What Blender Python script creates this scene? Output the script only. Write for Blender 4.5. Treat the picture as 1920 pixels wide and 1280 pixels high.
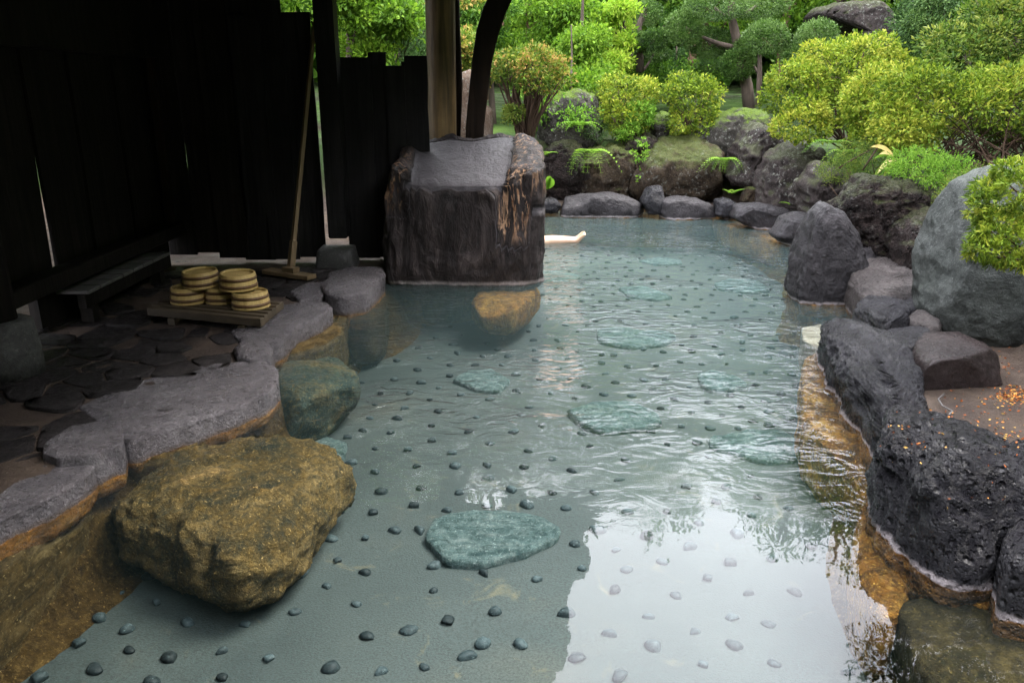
import bpy, bmesh, math, random
import numpy as np
from mathutils import Vector
R = math.radians
random.seed(7)
rng = np.random.default_rng(7)
S = bpy.context.scene
for o in list(bpy.data.objects): bpy.data.objects.remove(o)
COL = S.collection

# ------------------------------------------------------------------ camera, sky, sun, exposure
TH = R(17.6); F = 1493.0; CH = 1.5
cam = bpy.data.cameras.new('camera'); cam.lens = 28; cam.sensor_width = 36
cam.clip_start = .05; cam.clip_end = 500
co = bpy.data.objects.new('camera', cam); COL.objects.link(co)
co.location = (0, 0, CH); co.rotation_euler = (math.pi/2-TH, 0, 0); S.camera = co

SUN_EL, SUN_AZ = R(58), R(75)      # azimuth from +Y towards +X
W = bpy.data.worlds.new("World"); S.world = W; W.use_nodes = True
nt = W.node_tree; nt.nodes.clear()
sky = nt.nodes.new('ShaderNodeTexSky'); sky.sky_type = 'NISHITA'; sky.sun_disc = False
sky.sun_elevation = SUN_EL; sky.sun_rotation = SUN_AZ; sky.dust_density = 3; sky.air_density = 1
tcw = nt.nodes.new('ShaderNodeTexCoord')
cn = nt.nodes.new('ShaderNodeTexNoise'); cn.inputs['Scale'].default_value = 1.6; cn.inputs['Detail'].default_value = 5
nt.links.new(tcw.outputs['Generated'], cn.inputs['Vector'])
cr = nt.nodes.new('ShaderNodeValToRGB')
cr.color_ramp.elements[0].position = .3; cr.color_ramp.elements[0].color = (12.4, 12.7, 14.2, 1)
cr.color_ramp.elements[1].position = .7; cr.color_ramp.elements[1].color = (16., 15.9, 16.8, 1)
nt.links.new(cn.outputs['Fac'], cr.inputs['Fac'])
mx = nt.nodes.new('ShaderNodeMix'); mx.data_type = 'RGBA'; mx.clamp_result = False; mx.inputs['Factor'].default_value = .85
nt.links.new(sky.outputs['Color'], mx.inputs['A']); nt.links.new(cr.outputs['Color'], mx.inputs['B'])
bg = nt.nodes.new('ShaderNodeBackground'); bg.inputs['Strength'].default_value = .15
nt.links.new(mx.outputs['Result'], bg.inputs['Color'])
wo = nt.nodes.new('ShaderNodeOutputWorld'); nt.links.new(bg.outputs['Background'], wo.inputs['Surface'])
sl = bpy.data.lights.new('sun', 'SUN'); sl.energy = 1.2; sl.angle = R(25); sl.color = (1, .95, .86)
so = bpy.data.objects.new('sun', sl); COL.objects.link(so)
sd = Vector((math.sin(SUN_AZ)*math.cos(SUN_EL), math.cos(SUN_AZ)*math.cos(SUN_EL), math.sin(SUN_EL)))
so.rotation_euler = sd.to_track_quat('Z', 'Y').to_euler(); so.location = (4, 4, 12)
S.view_settings.view_transform = 'Standard'; S.view_settings.look = 'None'
S.view_settings.gamma = 1; S.view_settings.use_curve_mapping = False
S.view_settings.exposure = 2.52
S.render.engine = 'CYCLES'
S.cycles.max_bounces = 10; S.cycles.transparent_max_bounces = 12; S.cycles.diffuse_bounces = 3

# ------------------------------------------------------------------ pixel -> place
ct, st = math.cos(TH), math.sin(TH)
def ray(px, py):
    u = (px-960)/F; v = (py-640)/F
    return u, ct-v*st, -(st+v*ct)
def G(px, py, z=0.):                 # where the sight line meets the level z
    x, y, d = ray(px, py); t = (z-CH)/d
    return np.array((x*t, y*t, z))
def D(px, py, Y):                    # the sight line at distance Y
    x, y, d = ray(px, py); t = Y/y
    return np.array((x*t, Y, CH+d*t))

# ------------------------------------------------------------------ noise
def _h(i, j, k, s):
    n = (i*374761393 + j*668265263 + k*2147483647 + s*974711) & 0xffffffff
    n = ((n ^ (n >> 13))*1274126177) & 0xffffffff
    n = ((n ^ (n >> 16))*2246822519) & 0xffffffff
    return ((n ^ (n >> 15)) & 0xffff)/32767.5-1
def vn(P, s=0):
    I = np.floor(P).astype(np.int64); f = P-I; f = f*f*(3-2*f); r = 0
    for a in (0, 1):
        wx = f[:, 0] if a else 1-f[:, 0]
        for b in (0, 1):
            wy = f[:, 1] if b else 1-f[:, 1]
            for c in (0, 1):
                wz = f[:, 2] if c else 1-f[:, 2]
                r = r+wx*wy*wz*_h(I[:, 0]+a, I[:, 1]+b, I[:, 2]+c, s)
    return r
def fbm(P, s=0, o=4):
    r = 0; a = 1; t = 0
    for k in range(o): r = r+a*vn(P*2**k+k*17.3, s+k); t += a; a *= .5
    return r/t
def ridge(P, s=0, o=4):
    r = 0; a = 1; t = 0
    for k in range(o): r = r+a*(1-2*np.abs(vn(P*2**k+k*9.1, s+k))); t += a; a *= .55
    return r/t

# ------------------------------------------------------------------ mesh helpers
def mk(name, V, Fc, mat, parent=None, smooth=True, origin=None, tint=None):
    V = np.asarray(V, float)
    me = bpy.data.meshes.new(name)
    o = bpy.data.objects.new(name, me)
    og = np.zeros(3)
    if parent is None:
        if origin is None:
            lo, hi = V.min(0), V.max(0); og = np.array(((lo[0]+hi[0])/2, (lo[1]+hi[1])/2, lo[2]))
        else: og = np.array(origin, float)
    else:
        p = parent
        while p is not None: og = og+np.array(p.location); p = p.parent
    Vl = V-og
    Fa = Fc if isinstance(Fc, np.ndarray) else None
    if Fa is not None:
        k = Fa.shape[1]
        me.vertices.add(len(Vl)); me.vertices.foreach_set('co', Vl.astype(np.float32).ravel())
        me.loops.add(Fa.size); me.loops.foreach_set('vertex_index', Fa.astype(np.int32).ravel())
        me.polygons.add(len(Fa)); me.polygons.foreach_set('loop_start', np.arange(0, Fa.size, k, dtype=np.int32))
        me.update(calc_edges=True); me.validate()
    else:
        me.from_pydata([tuple(v) for v in Vl], [], [tuple(f) for f in Fc]); me.update()
    me.polygons.foreach_set('use_smooth', [smooth]*len(me.polygons))
    if tint is not None:
        a = me.attributes.new('tint', 'FLOAT', 'POINT'); a.data.foreach_set('value', np.asarray(tint, np.float32))
    me.materials.append(mat); COL.objects.link(o)
    if parent is None: o.location = og
    else: o.parent = parent
    return o
def tag(o, label=None, cat=None, group=None, kind=None):
    if label: o['label'] = label
    if cat: o['category'] = cat
    if group: o['group'] = group
    if kind: o['kind'] = kind
    return o
def empty(name, loc, label, cat, group=None):
    o = bpy.data.objects.new(name, None); COL.objects.link(o); o.location = loc; o.empty_display_size = .1
    return tag(o, label, cat, group)
def join(parts):
    Vs = []; Fs = []; n = 0
    for V, Fc in parts:
        Vs.append(np.asarray(V, float)); Fs += [tuple(i+n for i in f) for f in Fc]; n += len(V)
    return np.concatenate(Vs), Fs
def box(x0, x1, y0, y1, z0, z1, bev=.004):
    b = min(bev, abs(x1-x0)/3, abs(y1-y0)/3, abs(z1-z0)/3)
    V = []; 
    for z, i in ((z0, b), (z0+b, 0), (z1-b, 0), (z1, b)):
        V += [(x0+i, y0+i, z), (x1-i, y0+i, z), (x1-i, y1-i, z), (x0+i, y1-i, z)]
    Fc = [(3, 2, 1, 0), (12, 13, 14, 15)]
    for k in range(3):
        for j in range(4): Fc.append((k*4+j, k*4+(j+1) % 4, k*4+4+(j+1) % 4, k*4+4+j))
    return np.array(V), Fc
def tube(P, rad, seg=8, cap=True, jit=0, sx=1.0):
    P = np.asarray(P, float); rad = np.broadcast_to(np.asarray(rad, float), (len(P),))
    V = []; Fc = []; T = np.gradient(P, axis=0); T /= np.linalg.norm(T, axis=1)[:, None]+1e-9
    up = np.array((0, 0, 1.)) if abs(T[0][2]) < .9 else np.array((0, 1., 0))
    for i, p in enumerate(P):
        a = np.cross(T[i], up); a /= np.linalg.norm(a)+1e-9; b = np.cross(T[i], a)
        for k in range(seg):
            t = 2*math.pi*k/seg; r = rad[i]*(1+jit*random.uniform(-1, 1))
            V.append(p+a*math.cos(t)*r*sx+b*math.sin(t)*r)
    for i in range(len(P)-1):
        for k in range(seg):
            Fc.append((i*seg+k, i*seg+(k+1) % seg, (i+1)*seg+(k+1) % seg, (i+1)*seg+k))
    if cap: Fc.append(tuple(range(seg))[::-1]); Fc.append(tuple((len(P)-1)*seg+k for k in range(seg)))
    return np.array(V), Fc
def lathe(prof, seg=32, c=(0, 0, 0)):
    V = []; Fc = []
    for r, z in prof:
        for k in range(seg):
            t = 2*math.pi*k/seg; V.append((c[0]+r*math.cos(t), c[1]+r*math.sin(t), c[2]+z))
    n = len(prof)
    for i in range(n-1):
        for k in range(seg): Fc.append((i*seg+k, i*seg+(k+1) % seg, (i+1)*seg+(k+1) % seg, (i+1)*seg+k))
    return np.array(V), Fc
_ico = {}
def ico(s):
    if s not in _ico:
        bm = bmesh.new(); bmesh.ops.create_icosphere(bm, subdivisions=s, radius=1)
        bm.verts.ensure_lookup_table()
        _ico[s] = (np.array([v.co[:] for v in bm.verts]), np.array([[v.index for v in f.verts] for f in bm.faces])); bm.free()
    return _ico[s]
def radial(poly, th, sm=5):
    P = np.asarray(poly, float)
    A = .5*np.sum(P[:, 0]*np.roll(P[:, 1], -1)-np.roll(P[:, 0], -1)*P[:, 1])
    cr_ = (P[:, 0]*np.roll(P[:, 1], -1)-np.roll(P[:, 0], -1)*P[:, 1])
    c = np.array((np.sum((P[:, 0]+np.roll(P[:, 0], -1))*cr_), np.sum((P[:, 1]+np.roll(P[:, 1], -1))*cr_)))/(6*A)
    Q = P-c; n = 240; g = np.linspace(-math.pi, math.pi, n, endpoint=False); rr = np.zeros(n)
    for i in range(len(Q)):
        a, b = Q[i], Q[(i+1) % len(Q)]; e = b-a
        dx, dy = np.cos(g), np.sin(g); den = dx*e[1]-dy*e[0]; den = np.where(abs(den) < 1e-9, 1e-9, den)
        t = (a[0]*e[1]-a[1]*e[0])/den; s = (a[0]*dy-a[1]*dx)/den
        ok = (t > 0) & (s >= -1e-6) & (s <= 1+1e-6); rr = np.where(ok, np.maximum(rr, t), rr)
    if sm > 1:
        k = np.hanning(sm+2)[1:-1]; k /= k.sum(); e = np.concatenate((rr[-sm:], rr, rr[:sm])); rr = np.convolve(e, k, 'same')[sm:-sm]
    return c, np.interp(th, np.append(g, math.pi), np.append(rr, rr[0]))
def normals(V, Fc):
    a, b, c = V[Fc[:, 0]], V[Fc[:, 1]], V[Fc[:, 2]]; n = np.cross(b-a, c-a); N = np.zeros_like(V)
    for k in range(3): np.add.at(N, Fc[:, k], n)
    return N/(np.linalg.norm(N, axis=1)[:, None]+1e-12)
def shape(V, Fc, amp=.03, fr=3., seed=0, cuts=0, cutr=.8, strata=None, kind='f', o=4, fine=.4):
    c = V.mean(0); r = np.random.default_rng(seed+101); size = np.ptp(V, axis=0)
    for _ in range(cuts):
        n = r.normal(size=3); n /= np.linalg.norm(n); d = (V-c)@n; m = d.max()*cutr*r.uniform(.9, 1.15)
        ov = np.maximum(d-m, 0); V = V-n*(ov*.93)[:, None]
    N = normals(V, Fc); Q = V*fr
    if strata is not None: Q = Q*np.array(strata)
    f = fbm(Q, seed, o) if kind == 'f' else ridge(Q, seed, o)
    d = amp*f+amp*fine*ridge(Q*4.3, seed+5, 3)
    return V+N*d[:, None]
def blob(name, poly, O, A, B, C, tu, td, mat, e=.5, sub=5, sm=5, parent=None, post=None, ret=False, ed=None, **kw):
    n, Fc = ico(sub)
    th = np.arctan2(n[:, 1], n[:, 0]); s = np.sqrt(n[:, 0]**2+n[:, 1]**2).clip(0, 1)
    c, rad = radial(poly, th, sm)
    rr = rad*np.where(n[:, 2] < 0, s**(ed or e), s**e); z = np.sign(n[:, 2])*np.abs(n[:, 2])**e*np.where(n[:, 2] > 0, tu, td)
    x = c[0]+rr*np.cos(th); y = c[1]+rr*np.sin(th)
    A, B, C, O = map(lambda q: np.array(q, float), (A, B, C, O))
    V = O+x[:, None]*A+y[:, None]*B+z[:, None]*C
    V = shape(V, Fc, **kw)
    if post is not None: V = post(V)
    a, b, d = V[Fc[0]]
    return mk(name, V, Fc, mat, parent)
def slab(name, px, h, mat, down=.3, up=None, ztop=None, e=.45, **kw):   # outline traced at level h
    P = [G(x, y, h)[:2] for x, y in px]
    up = .06 if up is None else up
    return blob(name, P, (0, 0, h), (1, 0, 0), (0, 1, 0), (0, 0, 1), up, down, mat, e=e, **kw)
def stand(name, px, Y, mat, front=.3, back=.4, e=.6, **kw):             # outline traced at distance Y
    P = [D(x, y, Y)[[0, 2]] for x, y in px]
    return blob(name, P, (0, Y, 0), (1, 0, 0), (0, 0, 1), (0, -1, 0), front, back, mat, e=e, **kw)

# ------------------------------------------------------------------ materials
class NT:
    def __init__(s, name):
        s.m = bpy.data.materials.new(name); s.m.use_nodes = True; s.t = s.m.node_tree; s.t.nodes.clear()
        s.out = s.n('ShaderNodeOutputMaterial'); s.geo = s.n('ShaderNodeNewGeometry')
    def n(s, k, **a):
        x = s.t.nodes.new(k)
        for q, v in a.items(): setattr(x, q, v)
        return x
    def l(s, a, b): s.t.links.new(a, b)
    def pos(s, sc=(1, 1, 1), rot=(0, 0, 0), obj=False):
        mp = s.n('ShaderNodeMapping'); mp.inputs['Scale'].default_value = sc; mp.inputs['Rotation'].default_value = rot
        if obj: s.l(s.n('ShaderNodeTexCoord').outputs['Object'], mp.inputs['Vector'])
        else: s.l(s.geo.outputs['Position'], mp.inputs['Vector'])
        return mp.outputs[0]
    def noise(s, v, scale, det=6, rough=.6, dist=0):
        x = s.n('ShaderNodeTexNoise'); s.l(v, x.inputs['Vector'])
        x.inputs['Scale'].default_value = scale; x.inputs['Detail'].default_value = det
        x.inputs['Roughness'].default_value = rough; x.inputs['Distortion'].default_value = dist
        return x.outputs['Fac']
    def vor(s, v, scale, feat='F1'):
        x = s.n('ShaderNodeTexVoronoi'); x.feature = feat; s.l(v, x.inputs['Vector']); x.inputs['Scale'].default_value = scale
        return x.outputs['Distance']
    def ramp(s, f, *st):
        x = s.n('ShaderNodeValToRGB'); s.l(f, x.inputs['Fac']); r = x.color_ramp
        while len(r.elements) < len(st): r.elements.new(.5)
        for e, (p, c) in zip(r.elements, st):
            e.position = p; e.color = (c, c, c, 1) if isinstance(c, (int, float)) else (*c, 1)
        return x.outputs['Color']
    def mix(s, f, a, b, mode='MIX'):
        x = s.n('ShaderNodeMix'); x.data_type = 'RGBA'; x.blend_type = mode
        for v, i in ((f, 'Factor'), (a, 'A'), (b, 'B')):
            k = x.inputs[i]
            if i == 'Factor' : k = x.inputs[0]
            elif i == 'A': k = x.inputs[6]
            else: k = x.inputs[7]
            if isinstance(v, (int, float)): k.default_value = v if i == 'Factor' else (v, v, v, 1)
            elif isinstance(v, tuple): k.default_value = (*v, 1)
            else: s.l(v, k)
        return x.outputs[2]
    def math(s, op, a, b=0., c=None):
        x = s.n('ShaderNodeMath'); x.operation = op
        for i, v in enumerate((a, b, c)):
            if v is None: continue
            if isinstance(v, (int, float)): x.inputs[i].default_value = v
            else: s.l(v, x.inputs[i])
        return x.outputs[0]
    def bump(s, h, st, dist=.02, nrm=None):
        x = s.n('ShaderNodeBump'); s.l(h, x.inputs['Height']); x.inputs['Strength'].default_value = st; x.inputs['Distance'].default_value = dist
        if nrm is not None: s.l(nrm, x.inputs['Normal'])
        return x.outputs['Normal']
    def bsdf(s, col, rough=.6, nrm=None, spec=.5, metal=0):
        x = s.n('ShaderNodeBsdfPrincipled')
        for v, i in ((col, 'Base Color'), (rough, 'Roughness'), (spec, 'Specular IOR Level')):
            if isinstance(v, (int, float)): x.inputs[i].default_value = v
            elif isinstance(v, tuple): x.inputs[i].default_value = (*v, 1)
            else: s.l(v, x.inputs[i])
        if nrm is not None: s.l(nrm, x.inputs['Normal'])
        s.l(x.outputs[0], s.out.inputs['Surface']); s.last = x
        return s.m
UW1, UW2, UW3 = (.035, .018, .006), (.30, .125, .015), (.55, .31, .06)
AL = .5; LF = .7
def rock(name, c1, c2, c3, rough=(.3, .6), sc=1., bump=.5, wet=True, moss=0., lichen=0., strata=None, pits=0., uw=(UW1, UW2, UW3), uwrot=(0, 0, 0), al=None, crust=(.34, .30, .30)):
    dk = lambda q: tuple(x*(al or AL) for x in q)
    c1, c2, c3 = dk(c1), dk(c2), dk(c3)
    t = NT(name); v = t.pos()
    vs = t.pos(strata, uwrot) if strata else v
    n1 = t.noise(vs, 2.2*sc, 8, .62, .6); n2 = t.noise(v, 11*sc, 8, .7, .4); n3 = t.noise(vs, 38*sc, 5, .7)
    c = t.ramp(n1, (.3, c1), (.5, c2), (.72, c3))
    c = t.mix(t.ramp(n2, (.36, .85), (.6, .0)), c, c1)
    c = t.mix(t.math('MULTIPLY', t.ramp(t.noise(v, 23*sc, 5, .7, .5), (.54, 0.), (.66, .55)), 1.), c, c3)
    c = t.mix(t.ramp(n3, (.35, .35), (.7, 0.)), c, (.008, .008, .009))  # near black painted into the hollows of the bump as crevice shade
    c = t.mix(t.ramp(t.noise(v, 75, 4, .75), (.60, 0.), (.70, .75)), c, tuple(min(1, x*1.9) for x in c3))
    if lichen:
        lv = t.noise(v, 26, 4, .6); lf = t.math('MULTIPLY', t.ramp(lv, (.56, 0.), (.66, 1.)), t.ramp(t.noise(v, 3.1, 3), (.42, 0.), (.6, 1.)))
        c = t.mix(t.math('MULTIPLY', lf, lichen), c, (.2, .205, .18))
    if moss:
        sp = t.n('ShaderNodeSeparateXYZ'); t.l(t.geo.outputs['Normal'], sp.inputs[0])
        mf = t.math('ADD', t.math('MULTIPLY', sp.outputs[2], .35), t.noise(v, 3.3, 6, .65))
        mf = t.ramp(mf, (.62, 0.), (.8, 1.))
        c = t.mix(t.math('MULTIPLY', mf, moss), c, t.ramp(t.noise(v, 60, 3), (.3, (.02, .042, .004)), (.7, (.075, .11, .01))))
    r = t.ramp(t.noise(v, 31, 4, .7), (.35, rough[0]*.8), (.62, rough[1]))
    h = t.math('ADD', t.math('MULTIPLY', n2, .6), t.math('MULTIPLY', n3, .4))
    h = t.math('ADD', h, t.math('MULTIPLY', t.noise(v, 120, 3, .7), .12))
    if pits:
        h = t.math('SUBTRACT', h, t.math('MULTIPLY', t.ramp(t.vor(v, 26), (.0, 1.), (.35, 0.)), pits))
        h = t.math('SUBTRACT', h, t.math('MULTIPLY', t.ramp(t.vor(v, 60), (.0, 1.), (.35, 0.)), pits*.5))
    if wet:       # mineral crust at the waterline, ochre scale under it
        sp = t.n('ShaderNodeSeparateXYZ'); t.l(t.geo.outputs['Position'], sp.inputs[0])
        z = t.math('ADD', sp.outputs[2], t.math('MULTIPLY', t.math('SUBTRACT', t.noise(v, 14, 4), .5), .035))
        zz = t.math('MULTIPLY', t.math('ADD', z, .1), 4)
        u1 = t.noise(t.pos((1, 1, 2.2) if not strata else strata, uwrot), 3.4, 8, .68, 1.2); u2 = t.noise(t.pos((1, 1, 4)), 18, 6, .75, .8)
        uc = t.ramp(u1, (.3, uw[0]), (.52, uw[1]), (.75, uw[2]))
        uc = t.mix(t.ramp(u2, (.4, .75), (.62, 0.)), uc, uw[0])
        c = t.mix(t.ramp(zz, (.405, 0.), (.43, 1.)), uc, t.mix(t.math('MAXIMUM', t.ramp(zz, (.455, 0.), (.52, 1.)), t.ramp(t.noise(v, 9, 4, .7), (.56, 0.), (.74, .9))), crust, c))
    m = t.bsdf(c, r, t.bump(h, bump, .06), (.4 if name == 'slate_edge' else .24) if wet else .12)
    return m
def leafmat(name, cols, trans=.35, rough=.6, extra=None):
    t = NT(name)
    a = t.n('ShaderNodeAttribute'); a.attribute_name = 'tint'
    k = len(cols); cols = [tuple(x*(LF if name not in ('yellowed_leaf', 'dry_leaf') else 1) for x in q) for q in cols]
    c = t.ramp(a.outputs['Fac'], *[((i+.5)/k, q) for i, q in enumerate(cols)])
    c = t.mix(t.ramp(t.noise(t.pos(), 9, 3), (.35, .0), (.7, .35)), c, cols[0])
    p = t.n('ShaderNodeBsdfPrincipled'); t.l(c, p.inputs['Base Color']); p.inputs['Roughness'].default_value = rough
    p.inputs['Specular IOR Level'].default_value = .18
    tr = t.n('ShaderNodeBsdfTranslucent'); t.l(c, tr.inputs['Color'])
    m = t.n('ShaderNodeMixShader'); m.inputs[0].default_value = trans
    t.l(p.outputs[0], m.inputs[1]); t.l(tr.outputs[0], m.inputs[2]); t.l(m.outputs[0], t.out.inputs['Surface'])
    return t.m
def wood(name, c1, c2, rough=.6, sc=1., bump=.4, axis=2):
    t = NT(name); s = [22*sc]*3; s[axis] = 1.1*sc
    n1 = t.noise(t.pos(tuple(s)), 1., 6, .65, .8); n2 = t.noise(t.pos(), 2.5, 5)
    s2 = [90*sc]*3; s2[axis] = 3*sc; n3 = t.noise(t.pos(tuple(s2)), 1., 3)
    c = t.ramp(n1, (.3, c1), (.7, c2)); c = t.mix(t.ramp(n2, (.35, .6), (.65, 0.)), c, c1)
    return t.bsdf(c, rough, t.bump(t.math('ADD', n1, t.math('MULTIPLY', n3, .5)), bump, .01), .08 if c2[0] < .03 else .3)

M = {}
M['slate']  = rock('slate_edge', (.05, .045, .05), (.115, .10, .105), (.18, .165, .17), (.2, .42), 1.8, .8, al=1.0, crust=(.07, .055, .05))
M['black']  = rock('black_lava', (.016, .015, .019), (.036, .033, .040), (.075, .070, .082), (.16, .36), 2., .9, pits=.9, al=0.32)
M['groove'] = rock('grooved_black', (.018, .017, .021), (.04, .037, .046), (.085, .08, .092), (.16, .36), 1.6, .8, al=0.32)
M['purple'] = rock('purple_grey', (.030, .026, .028), (.072, .062, .066), (.13, .115, .12), (.3, .55), 1.5, .7, al=0.36)
M['brown']  = rock('brown_rock', (.03, .018, .009), (.10, .066, .036), (.24, .175, .105), (.45, .8), 1.6, .9, wet=False, moss=.45, lichen=.5, al=0.36)
M['crag']   = rock('crag', (.014, .009, .008), (.06, .040, .034), (.16, .115, .10), (.4, .75), 2., 1., wet=False, moss=.25, lichen=.3, pits=.5, al=0.42)
M['wallp']  = rock('wall_purple', (.03, .022, .02), (.085, .064, .058), (.19, .155, .14), (.45, .7), 1.6, .8, wet=False, moss=.25, lichen=.8, al=0.42)
M['green']  = rock('greygreen', (.07, .078, .072), (.13, .145, .13), (.21, .22, .205), (.4, .65), 1.2, .7, wet=False, moss=.08)
M['mossy']  = rock('mossy', (.05, .045, .035), (.11, .1, .08), (.22, .2, .18), (.6, .9), 1.5, .8, wet=False, moss=1., lichen=1., al=0.42)
M['pale']   = rock('pale_tan', (.13, .085, .055), (.22, .15, .10), (.36, .30, .25), (.6, .9), 1.5, .6, wet=False, lichen=1.)
M['wedge']  = rock('wet_wedge', (.025, .018, .017), (.05, .036, .034), (.08, .062, .06), (.22, .38), 1.5, .35, wet=False, al=0.5)
M['lightw'] = rock('light_wet', (.06, .05, .045), (.15, .125, .115), (.27, .235, .22), (.25, .5), 2.2, .8)
M['ochre']  = rock('ochre_under', UW1, UW2, UW3, (.5, .8), 1.6, 1., wet=False, al=0.95)
M['ochre2'] = rock('ochre_strata', (.04, .03, .012), (.16, .10, .03), (.34, .25, .11), (.5, .8), 1.4, 1., wet=False, strata=(1, 1.1, 7), uwrot=(.5, .3, 0), al=0.95)
M['olive']  = rock('olive_under', (.012, .010, .004), (.05, .038, .012), (.13, .095, .03), (.5, .8), 2., 1., wet=False, al=.8)
M['ochrew'] = rock('ochre_wall', (.03, .018, .006), (.12, .07, .018), (.28, .18, .06), (.5, .8), 2., 1., wet=False, al=.8)
M['teal']   = rock('teal_boulder', (.03, .055, .05), (.09, .12, .095), (.34, .22, .06), (.4, .7), 1.8, .8, wet=False, al=0.85)
M['boulder'] = rock('gold_boulder', (.045, .05, .034), (.20, .125, .032), (.50, .34, .13), (.45, .75), 2., 1.2, wet=False, al=0.95)
M['creamu'] = rock('cream_under', (.3, .26, .18), (.5, .44, .32), (.5, .45, .34), (.5, .8), 1.4, .4, wet=False, al=.55)
M['step']   = rock('blue_step', (.07, .14, .14), (.30, .45, .43), (.6, .72, .68), (.4, .6), 2.2, 1., wet=False, strata=(2, 6, 2), uwrot=(0, 0, .2), al=0.62)
M['pebble'] = rock('pebble', (.02, .032, .034), (.045, .065, .068), (.085, .115, .115), (.4, .6), 5., .2, wet=False, al=0.7)
pt = M['pebble'].node_tree; pbs = [q for q in pt.nodes if q.type == 'BSDF_PRINCIPLED'][0]; oi = pt.nodes.new('ShaderNodeObjectInfo'); src = pbs.inputs['Base Color'].links[0].from_socket
hm = pt.nodes.new('ShaderNodeHueSaturation'); vr = pt.nodes.new('ShaderNodeMapRange'); vr.inputs['To Min'].default_value = .5; vr.inputs['To Max'].default_value = 1.9; pt.links.new(oi.outputs['Random'], vr.inputs['Value'])
pt.links.new(vr.outputs['Result'], hm.inputs['Value']); pt.links.new(src, hm.inputs['Color']); pt.links.new(hm.outputs['Color'], pbs.inputs['Base Color'])
M['flag']   = rock('flagstone', (.03, .026, .026), (.07, .06, .056), (.12, .10, .095), (.35, .6), 1.5, .7, wet=False, al=0.35)
M['cblock'] = rock('concrete_block', (.08, .08, .075), (.14, .14, .13), (.2, .19, .17), (.6, .9), 1.5, .4, wet=False)

t = NT('pool_floor'); v = t.pos()
c = t.ramp(t.noise(v, .9, 6, .6, .5), (.3, (.018, .031, .030)), (.55, (.033, .048, .045)), (.75, (.058, .062, .047)))
c = t.mix(t.ramp(t.noise(v, 110, 3, .6), (.35, .7), (.6, 0.)), c, (.012, .016, .014))
c = t.mix(t.ramp(t.noise(v, 170, 3, .6), (.55, 0.), (.7, .22)), c, (.10, .10, .09))
c = t.mix(t.ramp(t.noise(v, 5, 6, .7, 1.), (.6, 0.), (.72, .45)), c, (.14, .12, .06))
M['floor'] = t.bsdf(c, .7, t.bump(t.math('ADD', t.noise(v, 130, 3), t.math('MULTIPLY', t.noise(v, 7, 4), 1.5)), .35, .012))
t = NT('sand_concrete'); v = t.pos()
c = t.ramp(t.noise(v, 2.2, 7, .65, .6), (.3, (.07, .05, .04)), (.5, (.15, .11, .09)), (.75, (.30, .24, .19)))
c = t.mix(t.ramp(t.noise(v, 140, 2), (.4, .5), (.6, 0.)), c, (.05, .04, .035))
M['sand'] = t.bsdf(c, t.ramp(t.noise(v, 3, 3), (.4, .3), (.6, .7)), t.bump(t.noise(v, 90, 4, .7), .5, .01), .2)
t = NT('garden_ground'); v = t.pos()
c = t.ramp(t.noise(v, .8, 7, .65), (.35, (.025, .018, .01)), (.5, (.022, .045, .008)), (.7, (.06, .11, .016)))
sp = t.n('ShaderNodeSeparateXYZ'); t.l(t.geo.outputs['Position'], sp.inputs[0])
low = t.ramp(t.math('ADD', sp.outputs[2], t.math('MULTIPLY', t.noise(v, 3, 4), .2)), (.25, 1.), (.5, 0.))
wetc = t.ramp(t.noise(v, 2.2, 7, .65, .6), (.3, (.02, .013, .009)), (.5, (.052, .035, .024)), (.75, (.13, .095, .065)))
wetc = t.mix(t.ramp(t.noise(v, 140, 2), (.4, .5), (.6, 0.)), wetc, (.05, .04, .035))
c = t.mix(low, c, wetc)
M['ground'] = t.bsdf(c, t.ramp(t.noise(v, 4, 3), (.3, .45), (.6, .9)), t.bump(t.noise(v, 60, 5, .7), .8, .03), .2)
M['char']  = wood('charred_board', (.004, .0035, .003), (.020, .0165, .0135), .65, 1, .5)
M['char2'] = wood('dark_board', (.005, .005, .005), (.024, .022, .021), .6, 1, .5)
M['post']  = wood('old_post', (.035, .022, .010), (.24, .155, .065), .55, .8, .5)
M['brace'] = wood('brace_wood', (.006, .0045, .0035), (.028, .018, .012), .6, .8, .4)
M['cedar'] = wood('pale_cedar', (.28, .19, .06), (.44, .32, .12), .55, 2, .25)
M['hoop']  = wood('brown_hoop', (.07, .035, .014), (.13, .07, .03), .5, 2, .2)
M['oldw']  = wood('worn_slat', (.03, .022, .012), (.075, .055, .033), .65, 1, .4, 0)
M['handle'] = wood('handle_wood', (.11, .075, .035), (.20, .14, .078), .6, 1.5, .3)
M['bench'] = wood('bench_plank', (.07, .066, .062), (.14, .135, .13), .35, 1, .3, 0)
M['thatch'] = wood('roof_bark', (.02, .015, .01), (.06, .045, .03), .9, 1, .8)
M['bark']  = wood('bark', (.03, .022, .016), (.12, .09, .07), .9, .5, 1.)
M['bark2'] = wood('bark_brown', (.05, .028, .018), (.16, .09, .055), .9, .5, 1.)
M['twig']  = wood('twig', (.035, .02, .012), (.09, .055, .035), .9, 1, .5)
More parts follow.
